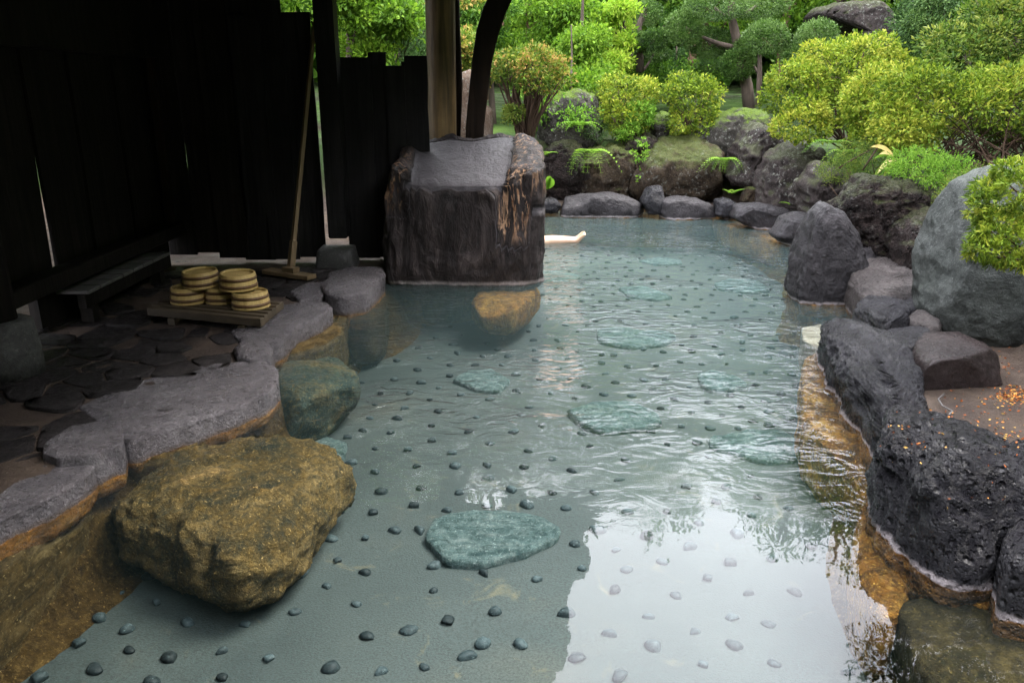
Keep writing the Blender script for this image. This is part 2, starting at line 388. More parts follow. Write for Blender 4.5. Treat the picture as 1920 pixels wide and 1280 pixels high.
# the big burnt block
t = NT('block_rock'); v = t.pos((6, 6, 1.6), (0, .12, 0)); v0 = t.pos()
n1 = t.noise(v, 1.5, 8, .7, .8); n2 = t.noise(v0, 9, 8, .72, .5)
c = t.ramp(n1, (.3, (.006, .005, .005)), (.5, (.022, .017, .016)), (.72, (.065, .05, .046)))
a = t.n('ShaderNodeAttribute'); a.attribute_name = 'tint'
flat = t.ramp(a.outputs['Fac'], (.30, 0.), (.40, 1.), (.46, 1.), (.52, 0.))
c = t.mix(flat, c, t.ramp(n2, (.3, (.036, .032, .034)), (.7, (.07, .063, .067))))
st_ = t.ramp(a.outputs['Fac'], (.60, 0.), (.85, 1.))
st_ = t.math('MULTIPLY', st_, t.ramp(t.noise(t.pos((16, 16, 2.2), (0, .15, 0)), 1.2, 6, .7, 1.2), (.53, 0.), (.58, 1.)))
c = t.mix(st_, c, t.ramp(n2, (.35, (.12, .05, .02)), (.6, (.38, .24, .145))))
sp = t.n('ShaderNodeSeparateXYZ'); t.l(t.geo.outputs['Position'], sp.inputs[0])
z = t.math('ADD', sp.outputs[2], t.math('MULTIPLY', n2, .04))
c = t.mix(t.ramp(z, (.035, 1.), (.06, 0.)), c, (.30, .26, .25))
c = t.mix(t.ramp(z, (.015, 1.), (.03, 0.)), c, (.02, .013, .006))  # dark colour below the waterline stands in for shadow under the block
hh = t.math('ADD', t.math('MULTIPLY', n1, t.math('SUBTRACT', 1.25, flat)), t.math('MULTIPLY', n2, .5))
M['block'] = t.bsdf(c, t.ramp(n2, (.3, .3), (.7, .6)), t.bump(hh, .9, .05), .18)

M['azalea'] = leafmat('azalea_leaf', [(.07, .13, .01), (.17, .27, .018), (.30, .40, .03), (.48, .50, .06)], .35)
M['azrust'] = leafmat('azalea_rust', [(.07, .13, .012), (.13, .23, .022), (.30, .32, .04), (.50, .30, .09)], .35)
M['azdark'] = leafmat('azalea_deep', [(.04, .085, .01), (.085, .17, .018), (.17, .25, .03), (.28, .33, .05)], .3)
M['maple']  = leafmat('maple_leaf', [(.07, .16, .010), (.12, .26, .016), (.19, .36, .025), (.28, .45, .04)], .5)
M['lime']   = leafmat('lime_leaf', [(.18, .36, .02), (.28, .48, .03), (.38, .56, .05), (.5, .62, .08)], .5)
M['pine']   = leafmat('pine_needle', [(.02, .055, .012), (.045, .105, .022), (.08, .165, .035), (.13, .22, .05)], .2)
M['box']    = leafmat('holly_leaf', [(.025, .065, .01), (.06, .135, .02), (.11, .21, .035), (.20, .32, .09)], .25, .35)
M['forest'] = leafmat('forest_leaf', [(.03, .09, .010), (.06, .155, .014), (.11, .24, .02), (.18, .34, .03)], .4)
M['fern']   = leafmat('fern_leaf', [(.10, .24, .02), (.16, .34, .03), (.22, .42, .04), (.3, .5, .06)], .45)
M['yleaf']  = leafmat('yellowed_leaf', [(.55, .40, .10), (.62, .5, .2), (.7, .55, .25), (.75, .65, .4)], .4)
M['cyp']    = leafmat('cypress_leaf', [(.04, .1, .02), (.07, .16, .035), (.11, .22, .06), (.16, .28, .09)], .4)
M['litter'] = leafmat('dry_leaf', [(.12, .035, .01), (.42, .10, .015), (.55, .2, .04), (.6, .38, .1)], .2)
t = NT('skin'); M['skin'] = t.bsdf(t.ramp(t.noise(t.pos(), 12, 3), (.3, (.38, .24, .15)), (.7, (.46, .31, .21))), .45); t.last.inputs['Subsurface Weight'].default_value = .1
t = NT('towel'); M['towel'] = t.bsdf((.75, .74, .7), .9, t.bump(t.noise(t.pos(), 200, 2), .5, .004))
t = NT('hair'); M['hair'] = t.bsdf((.02, .015, .012), .4)

# water: reflects by Fresnel, lets the rest through, faintly milky with minerals
t = NT('water'); v = t.pos()
sp = t.n('ShaderNodeSeparateXYZ'); t.l(t.geo.outputs['Position'], sp.inputs[0])
big = t.noise(t.pos((1., 1.4, 1)), 1.5, 3, .5, .6)
rip = t.noise(t.pos((1., 1.7, 1), (0, 0, .5)), 5.5, 2.5, .5, 1.6)
fin = t.noise(t.pos((1, 1.5, 1), (0, 0, -.3)), 24, 3, .5, 1.)
mid = t.ramp(t.math('MULTIPLY', t.math('ADD', sp.outputs[1], t.math('MULTIPLY', t.math('SUBTRACT', big, .5), 1.2)), .1), (.25, .004), (.29, .16), (.36, 1.), (.6, 1.))
patch = t.ramp(t.noise(v, 1.1, 3, .5, .5), (.38, .12), (.62, 1.))
h = t.math('ADD', t.math('MULTIPLY', rip, 1.), t.math('MULTIPLY', fin, .10))
h = t.math('MULTIPLY', h, t.math('MULTIPLY', mid, patch))
h = t.math('ADD', h, t.math('MULTIPLY', t.noise(v, 3, 2), .05))
wr = t.n('ShaderNodeTexWave'); wr.wave_type = 'RINGS'; wr.rings_direction = 'Z'; wr.inputs['Scale'].default_value = 9.; wr.inputs['Distortion'].default_value = .6
mp = t.n('ShaderNodeMapping'); mp.vector_type = 'POINT'; ctr = G(1640, 915, 0); mp.inputs['Location'].default_value = (-ctr[0], -ctr[1], 0)
t.l(t.geo.outputs['Position'], mp.inputs['Vector']); t.l(mp.outputs[0], wr.inputs['Vector'])
ln = t.n('ShaderNodeVectorMath'); ln.operation = 'LENGTH'; t.l(mp.outputs[0], ln.inputs[0])
h = t.math('ADD', h, t.math('MULTIPLY', wr.outputs['Fac'], t.ramp(ln.outputs['Value'], (.05, .02), (.35, .0))))
nrm = t.bump(h, 1., .03)
fr = t.n('ShaderNodeFresnel'); fr.inputs['IOR'].default_value = 1.33; t.l(nrm, fr.inputs['Normal'])
tr = t.n('ShaderNodeBsdfTransparent'); tr.inputs['Color'].default_value = (.94, .97, .955, 1)
df = t.n('ShaderNodeBsdfDiffuse'); df.inputs['Color'].default_value = (.16, .26, .26, 1)
lw = t.n('ShaderNodeLayerWeight'); lw.inputs['Blend'].default_value = .5
mk_ = t.n('ShaderNodeMixShader'); t.l(t.ramp(lw.outputs['Facing'], (.40, .0), (.62, .02), (.9, .16)), mk_.inputs[0]); t.l(tr.outputs[0], mk_.inputs[1]); t.l(df.outputs[0], mk_.inputs[2])
gl = t.n('ShaderNodeBsdfGlossy'); gl.inputs['Roughness'].default_value = .015; t.l(nrm, gl.inputs['Normal'])
ms = t.n('ShaderNodeMixShader'); t.l(fr.outputs[0], ms.inputs[0]); t.l(mk_.outputs[0], ms.inputs[1]); t.l(gl.outputs[0], ms.inputs[2])
t.l(ms.outputs[0], t.out.inputs['Surface']); M['water'] = t.m

# ------------------------------------------------------------------ pool outline and terrain
POOLPX = [(-260, 1150), (0, 1000), (90, 945), (175, 885), (235, 860), (330, 820), (420, 785), (500, 735), (510, 690), (520, 655), (570, 620), (622, 580),
          (680, 565), (715, 545), (735, 522), (800, 510), (870, 505)]
pool = [G(x, y)[:2] for x, y in POOLPX]
pool += [np.array(q) for q in ((-.35, 7.0), (-1.5, 7.5), (-1.6, 9.6))]
pool += [G(x, y)[:2] for x, y in [(940, 398), (1060, 396), (1220, 399), (1340, 401), (1390, 408), (1460, 432), (1520, 462), (1530, 500), (1520, 545), (1600, 560), (1640, 590), (1630, 640), (1590, 655),
          (1610, 700), (1650, 760), (1680, 830), (1690, 900), (1700, 960), (1740, 1030), (1800, 1085), (1920, 1115), (2150, 1140)]]
pool += [np.array((3., 1.2)), np.array((2.6, .4)), np.array((-1.6, .4))]
pool = np.array(pool)
def sdist(X, Y):
    P = np.stack((X, Y), -1); d = np.full(X.shape, 1e9); ins = np.zeros(X.shape, bool); n = len(pool)
    for i in range(n):
        a, b = pool[i], pool[(i+1) % n]; e = b-a
        t_ = (((P-a)@e)/(e@e)).clip(0, 1); d = np.minimum(d, np.linalg.norm(P-(a+t_[..., None]*e), axis=-1))
        c_ = ((a[1] > Y) != (b[1] > Y)) & (X < (b[0]-a[0])*(Y-a[1])/(b[1]-a[1]+1e-12)+a[0]); ins ^= c_
    return np.where(ins, -d, d)
def sstep(a, b, x): t_ = ((x-a)/(b-a)).clip(0, 1); return t_*t_*(3-2*t_)
def gz(X, Y):
    X = np.asarray(X, float); Y = np.asarray(Y, float)
    d = sdist(X, Y)
    side = np.maximum(sstep(.9, 1.6, X), sstep(9.8, 10.6, Y))
    near = sstep(4.6, 5.6, Y)
    lo = .75*(1-near)+.45*near; 
    rise = sstep(lo, lo+.45, d)*.72*side+np.maximum(d-1.2, 0)*.075*side*(1-sstep(8, 14, d)*.5)
    z = .10+rise+sstep(25, 60, Y)*5
    z = z+.03*fbm(np.stack((X.ravel()*1.5, Y.ravel()*1.5, 0*X.ravel()), -1), 3, 3).reshape(X.shape)*sstep(.8, 2, d)
    return np.where(d < .03, -.62, z)
def gz1(x, y): return float(gz(np.array([x]), np.array([y]))[0])
xs = np.concatenate((np.linspace(-70, -5, 30), np.arange(-4.9, 6, .08), np.linspace(6.3, 70, 40)))
ys = np.concatenate((np.linspace(-40, 0, 15), np.arange(.2, 13, .08), np.linspace(13.4, 110, 50)))
X, Y = np.meshgrid(xs, ys); Z = gz(X, Y); nx, ny = len(xs), len(ys)
idx = np.arange(nx*ny).reshape(ny, nx)
Fq = np.stack((idx[:-1, :-1], idx[:-1, 1:], idx[1:, 1:], idx[1:, :-1]), -1).reshape(-1, 4)
tag(mk('ground', np.stack((X, Y, Z), -1).reshape(-1, 3), Fq, M['ground'], origin=(0, 0, 0)), 'damp mossy garden soil and wet trodden ledge around the pool', kind='structure')
# pool bottom and side wall
xs = np.arange(-4.2, 4.4, .1); ys = np.arange(.1, 11.4, .1); X, Y = np.meshgrid(xs, ys)
Z = -.4+.008*fbm(np.stack((X.ravel()*2, Y.ravel()*2, 0*X.ravel()), -1), 9, 2).reshape(X.shape)
nx, ny = len(xs), len(ys); idx = np.arange(nx*ny).reshape(ny, nx)
Fq = np.stack((idx[:-1, :-1], idx[:-1, 1:], idx[1:, 1:], idx[1:, :-1]), -1).reshape(-1, 4)
floor = tag(mk('pool_floor', np.stack((X, Y, Z), -1).reshape(-1, 3), Fq, M['floor'], origin=(0, 0, -.4)), 'rough grey green pool floor under clear water', kind='structure')
n = len(pool); dense = []
for i in range(n):
    a, b = pool[i], pool[(i+1) % n]; k = max(1, int(np.linalg.norm(b-a)/.06))
    for j in range(k): dense.append(a+(b-a)*j/k)
dense = np.array(dense); cen = np.array((.2, 4.5)); T = np.roll(dense, -3, 0)-np.roll(dense, 3, 0); T /= np.linalg.norm(T, axis=1)[:, None]
Nn = np.stack((-T[:, 1], T[:, 0]), -1); sgn = np.sign(sdist(dense[:, 0]+Nn[:, 0]*.03, dense[:, 1]+Nn[:, 1]*.03)); Nn = Nn*(-sgn)[:, None]  # inwards
rows = []
for z_, off in ((.07, -.16), (.06, -.03), (-.02, .0), (-.12, .05), (-.25, .10), (-.35, .15), (-.43, .28)):
    q = dense+Nn*off; p3 = np.concatenate((q, np.full((len(q), 1), z_)), 1)
    p3[:, :2] += Nn*(.05*fbm(p3*4, 31, 3))[:, None]*(z_ < 0); p3[:, 2] += .012*fbm(p3*7, 5, 2); rows.append(p3)
nd = len(dense); V = np.concatenate(rows); Fq = []
for r_ in range(len(rows)-1):
    for i in range(nd): Fq.append((r_*nd+i, r_*nd+(i+1) % nd, (r_+1)*nd+(i+1) % nd, (r_+1)*nd+i))
tag(mk('pool_wall', V, np.array(Fq), M['ochrew'], origin=(0, 0, -.4)), 'ochre stained underwater side of the pool', kind='structure')
V = np.array([(-4, .2, 0), (4.2, .2, 0), (4.2, 11.2, 0), (-4, 11.2, 0)], float)
tag(mk('water', V, np.array([[0, 1, 2, 3]]), M['water'], origin=(0, 0, 0)), 'clear blue green hot spring water with a light ripple', kind='structure')

# ------------------------------------------------------------------ pebbles and stepping stones on the pool floor
PZ = -.4
zoomed = []
def zz(ox, oy, sc, pts): zoomed.extend((ox+x/sc, oy+y/sc) for x, y in pts)
zz(0, 780, 2.56, [(725, 765), (578, 855), (750, 895), (485, 970), (618, 1020), (902, 990), (380, 1092), (622, 1122), (818, 1162), (1062, 1130), (1175, 1000), (1290, 1168), (1415, 942), (458, 1212), (1600, 1208), (190, 1262), (1072, 1255), (1712, 905), (1760, 1058), (1590, 588), (1620, 695), (1752, 588), (1748, 752), (1448, 760), (1568, 818), (1262, 840), (1060, 868), (1790, 466), (1682, 225), (1800, 270), (1805, 156), (1738, 72), (1775, 12), (1668, 105), (1285, 148), (730, 1272), (1825, 1230), (1835, 365), (1640, 455), (472, 815), (1680, 340), (1230, 200)])
zz(640, 780, 2.56, [(140, 10), (265, 14), (98, 72), (240, 80), (432, 50), (608, 76), (828, 82), (1155, 84), (25, 106), (167, 157), (318, 163), (438, 117), (530, 178), (714, 134), (898, 168), (1190, 146), (1018, 205), (45, 226), (360, 242), (550, 243), (700, 240), (877, 250), (1107, 264), (160, 271), (698, 302), (203, 362), (384, 346), (572, 366), (816, 356), (1010, 368), (1210, 370), (150, 468), (348, 432), (503, 454), (700, 433), (892, 427), (1085, 442), (252, 551), (375, 553), (1127, 616), (686, 758), (940, 782), (448, 836), (745, 936), (508, 985), (322, 1030), (862, 1094), (608, 1154), (685, 1090), (400, 1207), (200, 1230), (450, 722), (1228, 548)])
zz(1000, 900, 3.368, [(118, 80), (382, 88), (962, 46), (1222, 45), (592, 202), (215, 178), (848, 205), (1152, 142), (1426, 114), (1376, 228), (1610, 180), (1055, 275), (1282, 342), (430, 305), (722, 350), (520, 442), (980, 424), (1508, 494), (1240, 524), (314, 558), (588, 565), (815, 516), (1096, 622), (1640, 712), (514, 695), (908, 732), (1360, 720), (730, 865), (1250, 870), (1490, 918), (484, 974), (1014, 962), (1272, 1052), (766, 1055), (270, 1122), (1070, 1165), (1522, 1160), (540, 1238), (200, 845)])
zz(600, 560, 3.764, [(362, 312), (525, 316), (640, 272), (816, 281), (942, 326), (1002, 258), (1174, 318), (1300, 284), (1474, 234), (694, 350), (482, 388), (288, 384), (540, 442), (776, 420), (968, 390), (1148, 410), (1252, 362), (1328, 408), (1500, 296), (1512, 368), (388, 476), (180, 455), (690, 508), (918, 472), (1098, 475), (1278, 474), (528, 574), (714, 595), (912, 550), (1380, 538), (232, 530), (296, 595), (425, 672), (632, 668), (842, 630), (992, 680), (1392, 658), (776, 716), (1198, 712), (390, 750), (590, 776), (838, 800), (1108, 842), (1474, 770), (352, 845), (540, 852), (1412, 828), (780, 905), (296, 936), (505, 950), (1046, 942), (1366, 948), (188, 985), (1630, 672), (1700, 350), (1815, 374), (1800, 708), (440, 248), (735, 195), (922, 200), (740, 118), (910, 118)])
zz(1080, 580, 3.556, [(170, 360), (342, 386), (198, 430), (446, 475), (596, 472), (505, 537), (268, 492), (70, 516), (188, 572), (372, 580), (532, 378), (696, 350), (842, 366), (1004, 364), (758, 524), (1035, 574), (1200, 510), (664, 602), (878, 626), (1110, 652), (1268, 615), (1366, 568), (1286, 425), (1446, 438), (566, 664), (770, 694), (972, 710), (1176, 748), (1282, 684), (1450, 732), (700, 782), (894, 795), (1086, 795), (1294, 776), (500, 816), (812, 886), (610, 903), (1552, 900), (450, 268), (174, 302), (250, 306), (580, 285), (704, 240), (770, 282), (966, 300), (1110, 270), (1106, 222), (926, 246), (782, 182), (968, 160), (1168, 172), (1300, 260), (1290, 320), (1160, 430), (466, 98), (420, 16), (300, 76), (646, 104), (790, 106), (1082, 110), (128, 84), (72, 114), (860, 60), (660, 48), (1054, 56), (40, 30)])
seen = []
for x, y in zoomed:
    w = G(x, y, PZ)[:2]
    if all((w[0]-q[0])**2+(w[1]-q[1])**2 > .07**2 for q in seen) and w[1] > .5: seen.append(w)
fill = []
yy = 2.0; row = 0
while yy < 10.3:
    xx = -3+(row % 2)*.12
    while xx < 3.6:
        w = (xx+random.uniform(-.05, .05), yy+random.uniform(-.05, .05)); xx += .235
        if all((w[0]-q[0])**2+(w[1]-q[1])**2 > (.175 if yy < 4.6 else .16)**2 for q in seen): fill.append(np.array(w))
    yy += .21; row += 1
STEPS = [([(800, 1005), (815, 975), (860, 962), (950, 958), (1010, 968), (1050, 990), (1035, 1010), (980, 1035), (900, 1054), (835, 1050)], .03),
         ([(1065, 770), (1120, 752), (1185, 755), (1225, 770), (1240, 790), (1200, 800), (1130, 808), (1095, 795)], .028),
         ([(1120, 618), (1150, 613), (1200, 620), (1250, 622), (1267, 632), (1245, 645), (1180, 651), (1125, 640)], .02),
         ([(1330, 822), (1400, 808), (1465, 806), (1500, 830), (1495, 862), (1430, 866), (1380, 850), (1335, 838)], .015),
         ([(1310, 702), (1335, 696), (1375, 705), (1400, 720), (1370, 730), (1335, 732), (1315, 720)], .018),
         ([(850, 712), (880, 696), (920, 694), (955, 712), (935, 735), (890, 728)], .02),
         ([(525, 850), (560, 820), (600, 816), (648, 832), (645, 855), (600, 875), (540, 865)], .02),
         ([(1197, 489), (1235, 484), (1275, 488), (1278, 495), (1230, 497)], .015), ([(1340, 532), (1370, 524), (1420, 527), (1444, 545), (1400, 549), (1350, 542)], .015),
         ([(1012, 508), (1060, 510), (1092, 520), (1050, 530), (1012, 528)], .015), ([(1160, 540), (1210, 538), (1262, 558), (1230, 563), (1180, 556)], .018),
         ([(1340, 451), (1370, 448), (1400, 453), (1370, 457)], .01), ([(1070, 434), (1120, 431), (1180, 437), (1130, 443)], .01), ([(905, 612), (920, 607), (940, 612), (925, 620)], .01)]
def inpoly(p, P):
    r_ = False
    for i in range(len(P)):
        a, b = P[i], P[(i+1) % len(P)]
        if (a[1] > p[1]) != (b[1] > p[1]) and p[0] < (b[0]-a[0])*(p[1]-a[1])/(b[1]-a[1])+a[0]: r_ = not r_
    return r_
SW = []
for k, (px, h_) in enumerate(STEPS):
    P = [G(x, y, PZ+h_)[:2] for x, y in px]; SW.append(P)
    blob('stepping_stone', P, (0, 0, PZ+h_-.02), (1, 0, 0), (0, 1, 0), (0, 0, 1), .03, .05, M['step'], e=.4, sub=4, sm=1, parent=floor, amp=.014, fr=9, seed=k*7, strata=(1, 3, 1), kind='r')
pm = []
nv, nf = ico(2)
for k in range(10):
    r_ = np.random.default_rng(k); V = nv.copy(); V = V*np.array((1, r_.uniform(.5, .9), .5))
    for _ in range(3):
        d_ = r_.normal(size=3); d_[2] *= .3; d_ /= np.linalg.norm(d_); q = V@d_; V = V-d_*(np.maximum(q-q.max()*r_.uniform(.45, .8), 0)*.85)[:, None]
    V += .04*fbm(V*2, k, 2)[:, None]*V
    pm.append(V)
meshes = []
for k, V in enumerate(pm):
    o = mk('pebble', V*.033+np.array((0, 0, PZ)), nf, M['pebble'], floor); meshes.append(o.data); bpy.data.objects.remove(o)
allp = [(w, 0) for w in seen]+[(w, 1) for w in fill]
allp = [w for w, _ in allp if not any(inpoly(w, P) for P in SW)]
dd = sdist(np.array([w[0] for w in allp]), np.array([w[1] for w in allp]))
allp = [w for w, d_ in zip(allp, dd) if d_ < -.12]
allp.sort(key=lambda w: w[1])
rest = []
for i, w in enumerate(allp):
    s = random.uniform(.75, 1.35); a = random.uniform(-.9, .9)
    if i < 298:
        o = bpy.data.objects.new('pebble', meshes[i % 10]); COL.objects.link(o); o.parent = floor
        o.location = (w[0], w[1], .003); o.rotation_euler = (0, 0, a); o.scale = (s, s, s*random.uniform(.8, 1.2))
    else:
        V = pm[i % 10]*.030*s; c_, s_ = math.cos(a), math.sin(a)
        V = np.stack((V[:, 0]*c_-V[:, 1]*s_, V[:, 0]*s_+V[:, 1]*c_, V[:, 2]), -1)+np.array((w[0], w[1], PZ+.003)); rest.append(V)
nvt = len(nv)
tag(mk('pebble', np.concatenate(rest), np.concatenate([nf+i*nvt for i in range(len(rest))]), M['pebble'], floor), kind='stuff')

# ------------------------------------------------------------------ submerged rocks
def rk(o, label, cat='rock', group=None): return tag(o, label, cat, group)
B1 = [(232, 985), (262, 950), (330, 890), (400, 866), (480, 862), (560, 868), (625, 880), (652, 905), (630, 935), (600, 985), (560, 1030), (500, 1070), (440, 1095), (390, 1070), (320, 1040), (250, 1015)]
rk(slab('boulder', B1, -.20, M['boulder'], down=.2, up=.16, e=.6, ed=1.1, sm=2, sub=6, amp=.05, fr=4.5, seed=4, kind='r', cuts=4, cutr=.9), 'large golden brown boulder lying just under the water at near left')
B2 = [(492, 760), (530, 705), (590, 692), (640, 700), (672, 730), (665, 755), (600, 790), (540, 800), (500, 785)]
rk(slab('boulder', B2, -.2, M['teal'], down=.2, up=.16, e=.62, ed=1., sub=5, amp=.022, fr=7, seed=9, kind='r', cuts=6, cutr=.75), 'angular boulder with teal top and ochre sides, under the water beside the tongue slab')
rk(slab('sunken_rock', [(885, 575), (900, 550), (950, 535), (1010, 530), (1015, 545), (990, 575), (960, 592), (905, 592)], -.12, M['ochre'], down=.24, up=.08, ed=1., e=.6, amp=.02, fr=6, seed=3, cuts=5, cutr=.8), 'yellow brown rock sunk in front of the burnt block')
rk(slab('sunken_rock', [(780, 556), (810, 549), (850, 552), (870, 562), (840, 572), (795, 570)], -.22, M['olive'], down=.2, up=.05, sub=4, amp=.01, fr=6, seed=5), 'dim flat rock sunk in the shadow before the block')
rk(slab('sunken_rock', [(1505, 690), (1545, 660), (1600, 720), (1650, 780), (1690, 850), (1690, 930), (1640, 935), (1590, 890), (1540, 850), (1505, 800)], -.12, M['ochre'], down=.32, up=.08, e=.5, sub=6, amp=.035, fr=5, seed=6, cuts=4, cutr=.85), 'big orange scaled rock under water below the long grooved stone')
rk(slab('sunken_rock', [(1600, 1010), (1620, 960), (1660, 990), (1690, 1040), (1700, 1120), (1680, 1180), (1640, 1170), (1610, 1100)], -.12, M['ochre'], down=.3, up=.05, e=.6, sub=5, amp=.025, fr=7, seed=8), 'bright orange narrow rock under water at the foot of the porous boulder')
rk(slab('sunken_rock', [(1680, 1150), (1760, 1120), (1900, 1130), (2100, 1180), (2100, 1330), (1800, 1330), (1720, 1270)], -.12, M['olive'], down=.3, up=.06, e=.6, sub=5, amp=.02, fr=5, seed=11), 'wide dark olive rock under water in the bottom right corner')
rk(slab('sunken_slab', [(1503, 618), (1540, 610), (1640, 610), (1650, 640), (1600, 660), (1530, 655), (1505, 640)], -.05, M['creamu'], down=.3, up=.015, e=.35, sub=4, amp=.012, fr=5, seed=12), 'cream coloured slab under water between the cone rock and grooved stone', 'slab')
rk(slab('sunken_rock', [(1480, 520), (1500, 510), (1600, 570), (1620, 590), (1560, 592), (1500, 560), (1478, 540)], -.08, M['ochre'], down=.3, up=.04, e=.5, sub=4, amp=.02, fr=7, seed=13), 'ochre ledge under water around the foot of the cone rock')
rk(slab('sunken_rock', [(1330, 405), (1400, 412), (1470, 432), (1520, 470), (1480, 465), (1420, 445), (1350, 422)], -.06, M['ochre'], down=.3, up=.03, e=.5, sub=4, amp=.015, fr=7, seed=14), 'orange shelf under water along the far right shore')

# ------------------------------------------------------------------ left edge stones
rk(slab('edge_stone', [(-330, 1060), (-260, 900), (0, 880), (90, 868), (150, 862), (182, 868), (165, 895), (90, 940), (0, 985), (-160, 1100)], .075, M['slate'], down=.22, up=.02, ed=1.5, e=.3, sub=6, amp=.016, fr=5, seed=21, strata=(1, 1, 3)), 'grey flat stone at the left photo border, nearest on the pool rim', 'edge stone')
rk(slab('sunken_rock', [(-300, 1150), (-100, 1000), (60, 930), (180, 872), (222, 888), (228, 925), (205, 985), (165, 1045), (60, 1150), (-60, 1270), (-200, 1300)], -.28, M['ochre2'], down=.15, up=.25, e=.34, sub=6, amp=.018, fr=5, seed=22, strata=(1, 1, 4), kind='r'), 'long banded ochre rock under water below the nearest rim stone')
rk(slab('edge_stone', [(85, 835), (130, 805), (190, 795), (232, 815), (228, 838), (180, 858), (110, 866), (80, 855)], .12, M['slate'], down=.2, up=.02, e=.3, sub=5, amp=.006, fr=7, seed=23), 'thin oval grey slab between the nearest rim stone and tongue slab', 'edge stone')
rk(slab('edge_stone', [(150, 770), (260, 720), (340, 700), (430, 686), (495, 684), (522, 700), (524, 722), (500, 745), (430, 775), (330, 808), (240, 838), (215, 820)], .085, M['slate'], down=.2, up=.025, ed=1.5, e=.3, sub=6, amp=.018, fr=4, seed=24, strata=(1, 1, 2)), 'long tongue shaped grey slab shining at the pool rim', 'edge stone')
rk(slab('sunken_rock', [(235, 850), (330, 815), (430, 782), (478, 765), (440, 805), (390, 845), (300, 885), (245, 885)], -.06, M['ochre2'], down=.3, up=.07, e=.4, sub=5, amp=.02, fr=6, seed=25, strata=(1, 1, 4), kind='r'), 'banded ochre rock under water below the tongue slab')
rk(slab('edge_stone', [(438, 662), (455, 648), (490, 645), (512, 660), (508, 676), (470, 685), (445, 678)], .10, M['slate'], down=.3, up=.05, e=.6, sub=5, amp=.008, fr=7, seed=26), 'small rounded grey stone between tongue slab and curved stone', 'edge stone')
rk(slab('edge_stone', [(432, 625), (470, 605), (520, 580), (570, 570), (615, 572), (625, 582), (600, 598), (560, 615), (530, 645), (505, 655), (450, 645)], .10, M['slate'], down=.24, up=.035, ed=1.3, e=.5, sub=5, amp=.012, fr=6, seed=27), 'curved elongated grey stone on the rim before the bucket rack', 'edge stone')
rk(slab('sunken_rock', [(515, 650), (540, 620), (600, 595), (640, 585), (650, 600), (640, 640), (600, 665), (530, 685)], -.05, M['ochre2'], down=.33, up=.05, e=.4, sub=5, amp=.02, fr=5, seed=28, kind='r', strata=(1, 1, 3)), 'orange streaked rock under water below the curved rim stone')
rk(slab('edge_stone', [(600, 545), (620, 518), (665, 505), (715, 508), (722, 522), (705, 540), (685, 558), (640, 566), (612, 560)], .11, M['slate'], down=.3, up=.05, ed=.8, e=.45, sub=5, amp=.014, fr=7, seed=29, cuts=3), 'broad grey rim stone with a broken corner, left of the burnt block', 'edge stone')
rk(slab('edge_stone', [(545, 552), (575, 535), (605, 533), (615, 550), (600, 566), (560, 568)], .10, M['slate'], down=.3, up=.03, e=.45, sub=5, amp=.01, fr=7, seed=30), 'low grey rim stone between the curved stone and the broken one', 'edge stone')
rk(slab('sunken_rock', [(640, 575), (680, 566), (715, 552), (728, 575), (722, 600), (690, 612), (655, 608)], -.06, M['olive'], down=.33, up=.05, e=.45, sub=5, amp=.015, fr=6, seed=31), 'brown angular rock under water below the broken rim stone')

# flagstone floor inside the shelter
sfl = tag(mk('stone_floor', *[(lambda q: (q[0], np.array([f for f in q[1]])))(box(-6, -.9, -3, 6.5, .02, .075))][0], M['sand'], origin=(-3, 3, .05)), 'dark mortar bed of the stone paving inside the shelter', kind='structure') if False else empty('stone_floor', (-2, 4, .1), 'dark irregular flagstone paving inside the shelter', None)
sfl['kind'] = 'structure'
seeds = []
r_ = np.random.default_rng(5)
yy = .8
while yy < 6.5:
    xx = -3.4
    while xx < -.2:
        seeds.append((xx+r_.uniform(-.11, .11), yy+r_.uniform(-.085, .085))); xx += .25
    yy += .19
seeds = np.array(seeds)
occ = [[G(x, y, .1)[:2] for x, y in q] for q in (
    [(150, 770), (260, 720), (430, 686), (495, 684), (524, 722), (430, 775), (240, 838), (215, 820)],)]
dsd = sdist(seeds[:, 0], seeds[:, 1])
for i, s0 in enumerate(seeds):
    if dsd[i] < .10 or s0[0] < -2.95 or s0[1] > 6.5 or any(inpoly(s0, q) for q in occ): continue
    P = [s0+np.array(q) for q in ((-.3, -.3), (.3, -.3), (.3, .3), (-.3, .3))]
    for j, s1 in enumerate(seeds):
        if j == i or np.abs(s1-s0).max() > .8: continue
        m_ = (s0+s1)/2; d_ = (s1-s0)/np.linalg.norm(s1-s0); Q = []
        for a in range(len(P)):
            p, q = P[a], P[(a+1) % len(P)]; dp, dq = (p-m_)@d_+.006, (q-m_)@d_+.006
            if dp <= 0: Q.append(p)
            if dp*dq < 0: Q.append(p+(q-p)*dp/(dp-dq))
        P = Q
        if len(P) < 3: break
    if len(P) < 3: continue
    blob('flagstone', P, (0, 0, .088+r_.uniform(-.01, .012)), (1, 0, 0), (0, 1, 0), (0, 0, 1), r_.uniform(.012, .022), .05, M['flag'], e=.16, sub=3, sm=1, parent=sfl, amp=.007, fr=9, seed=i)

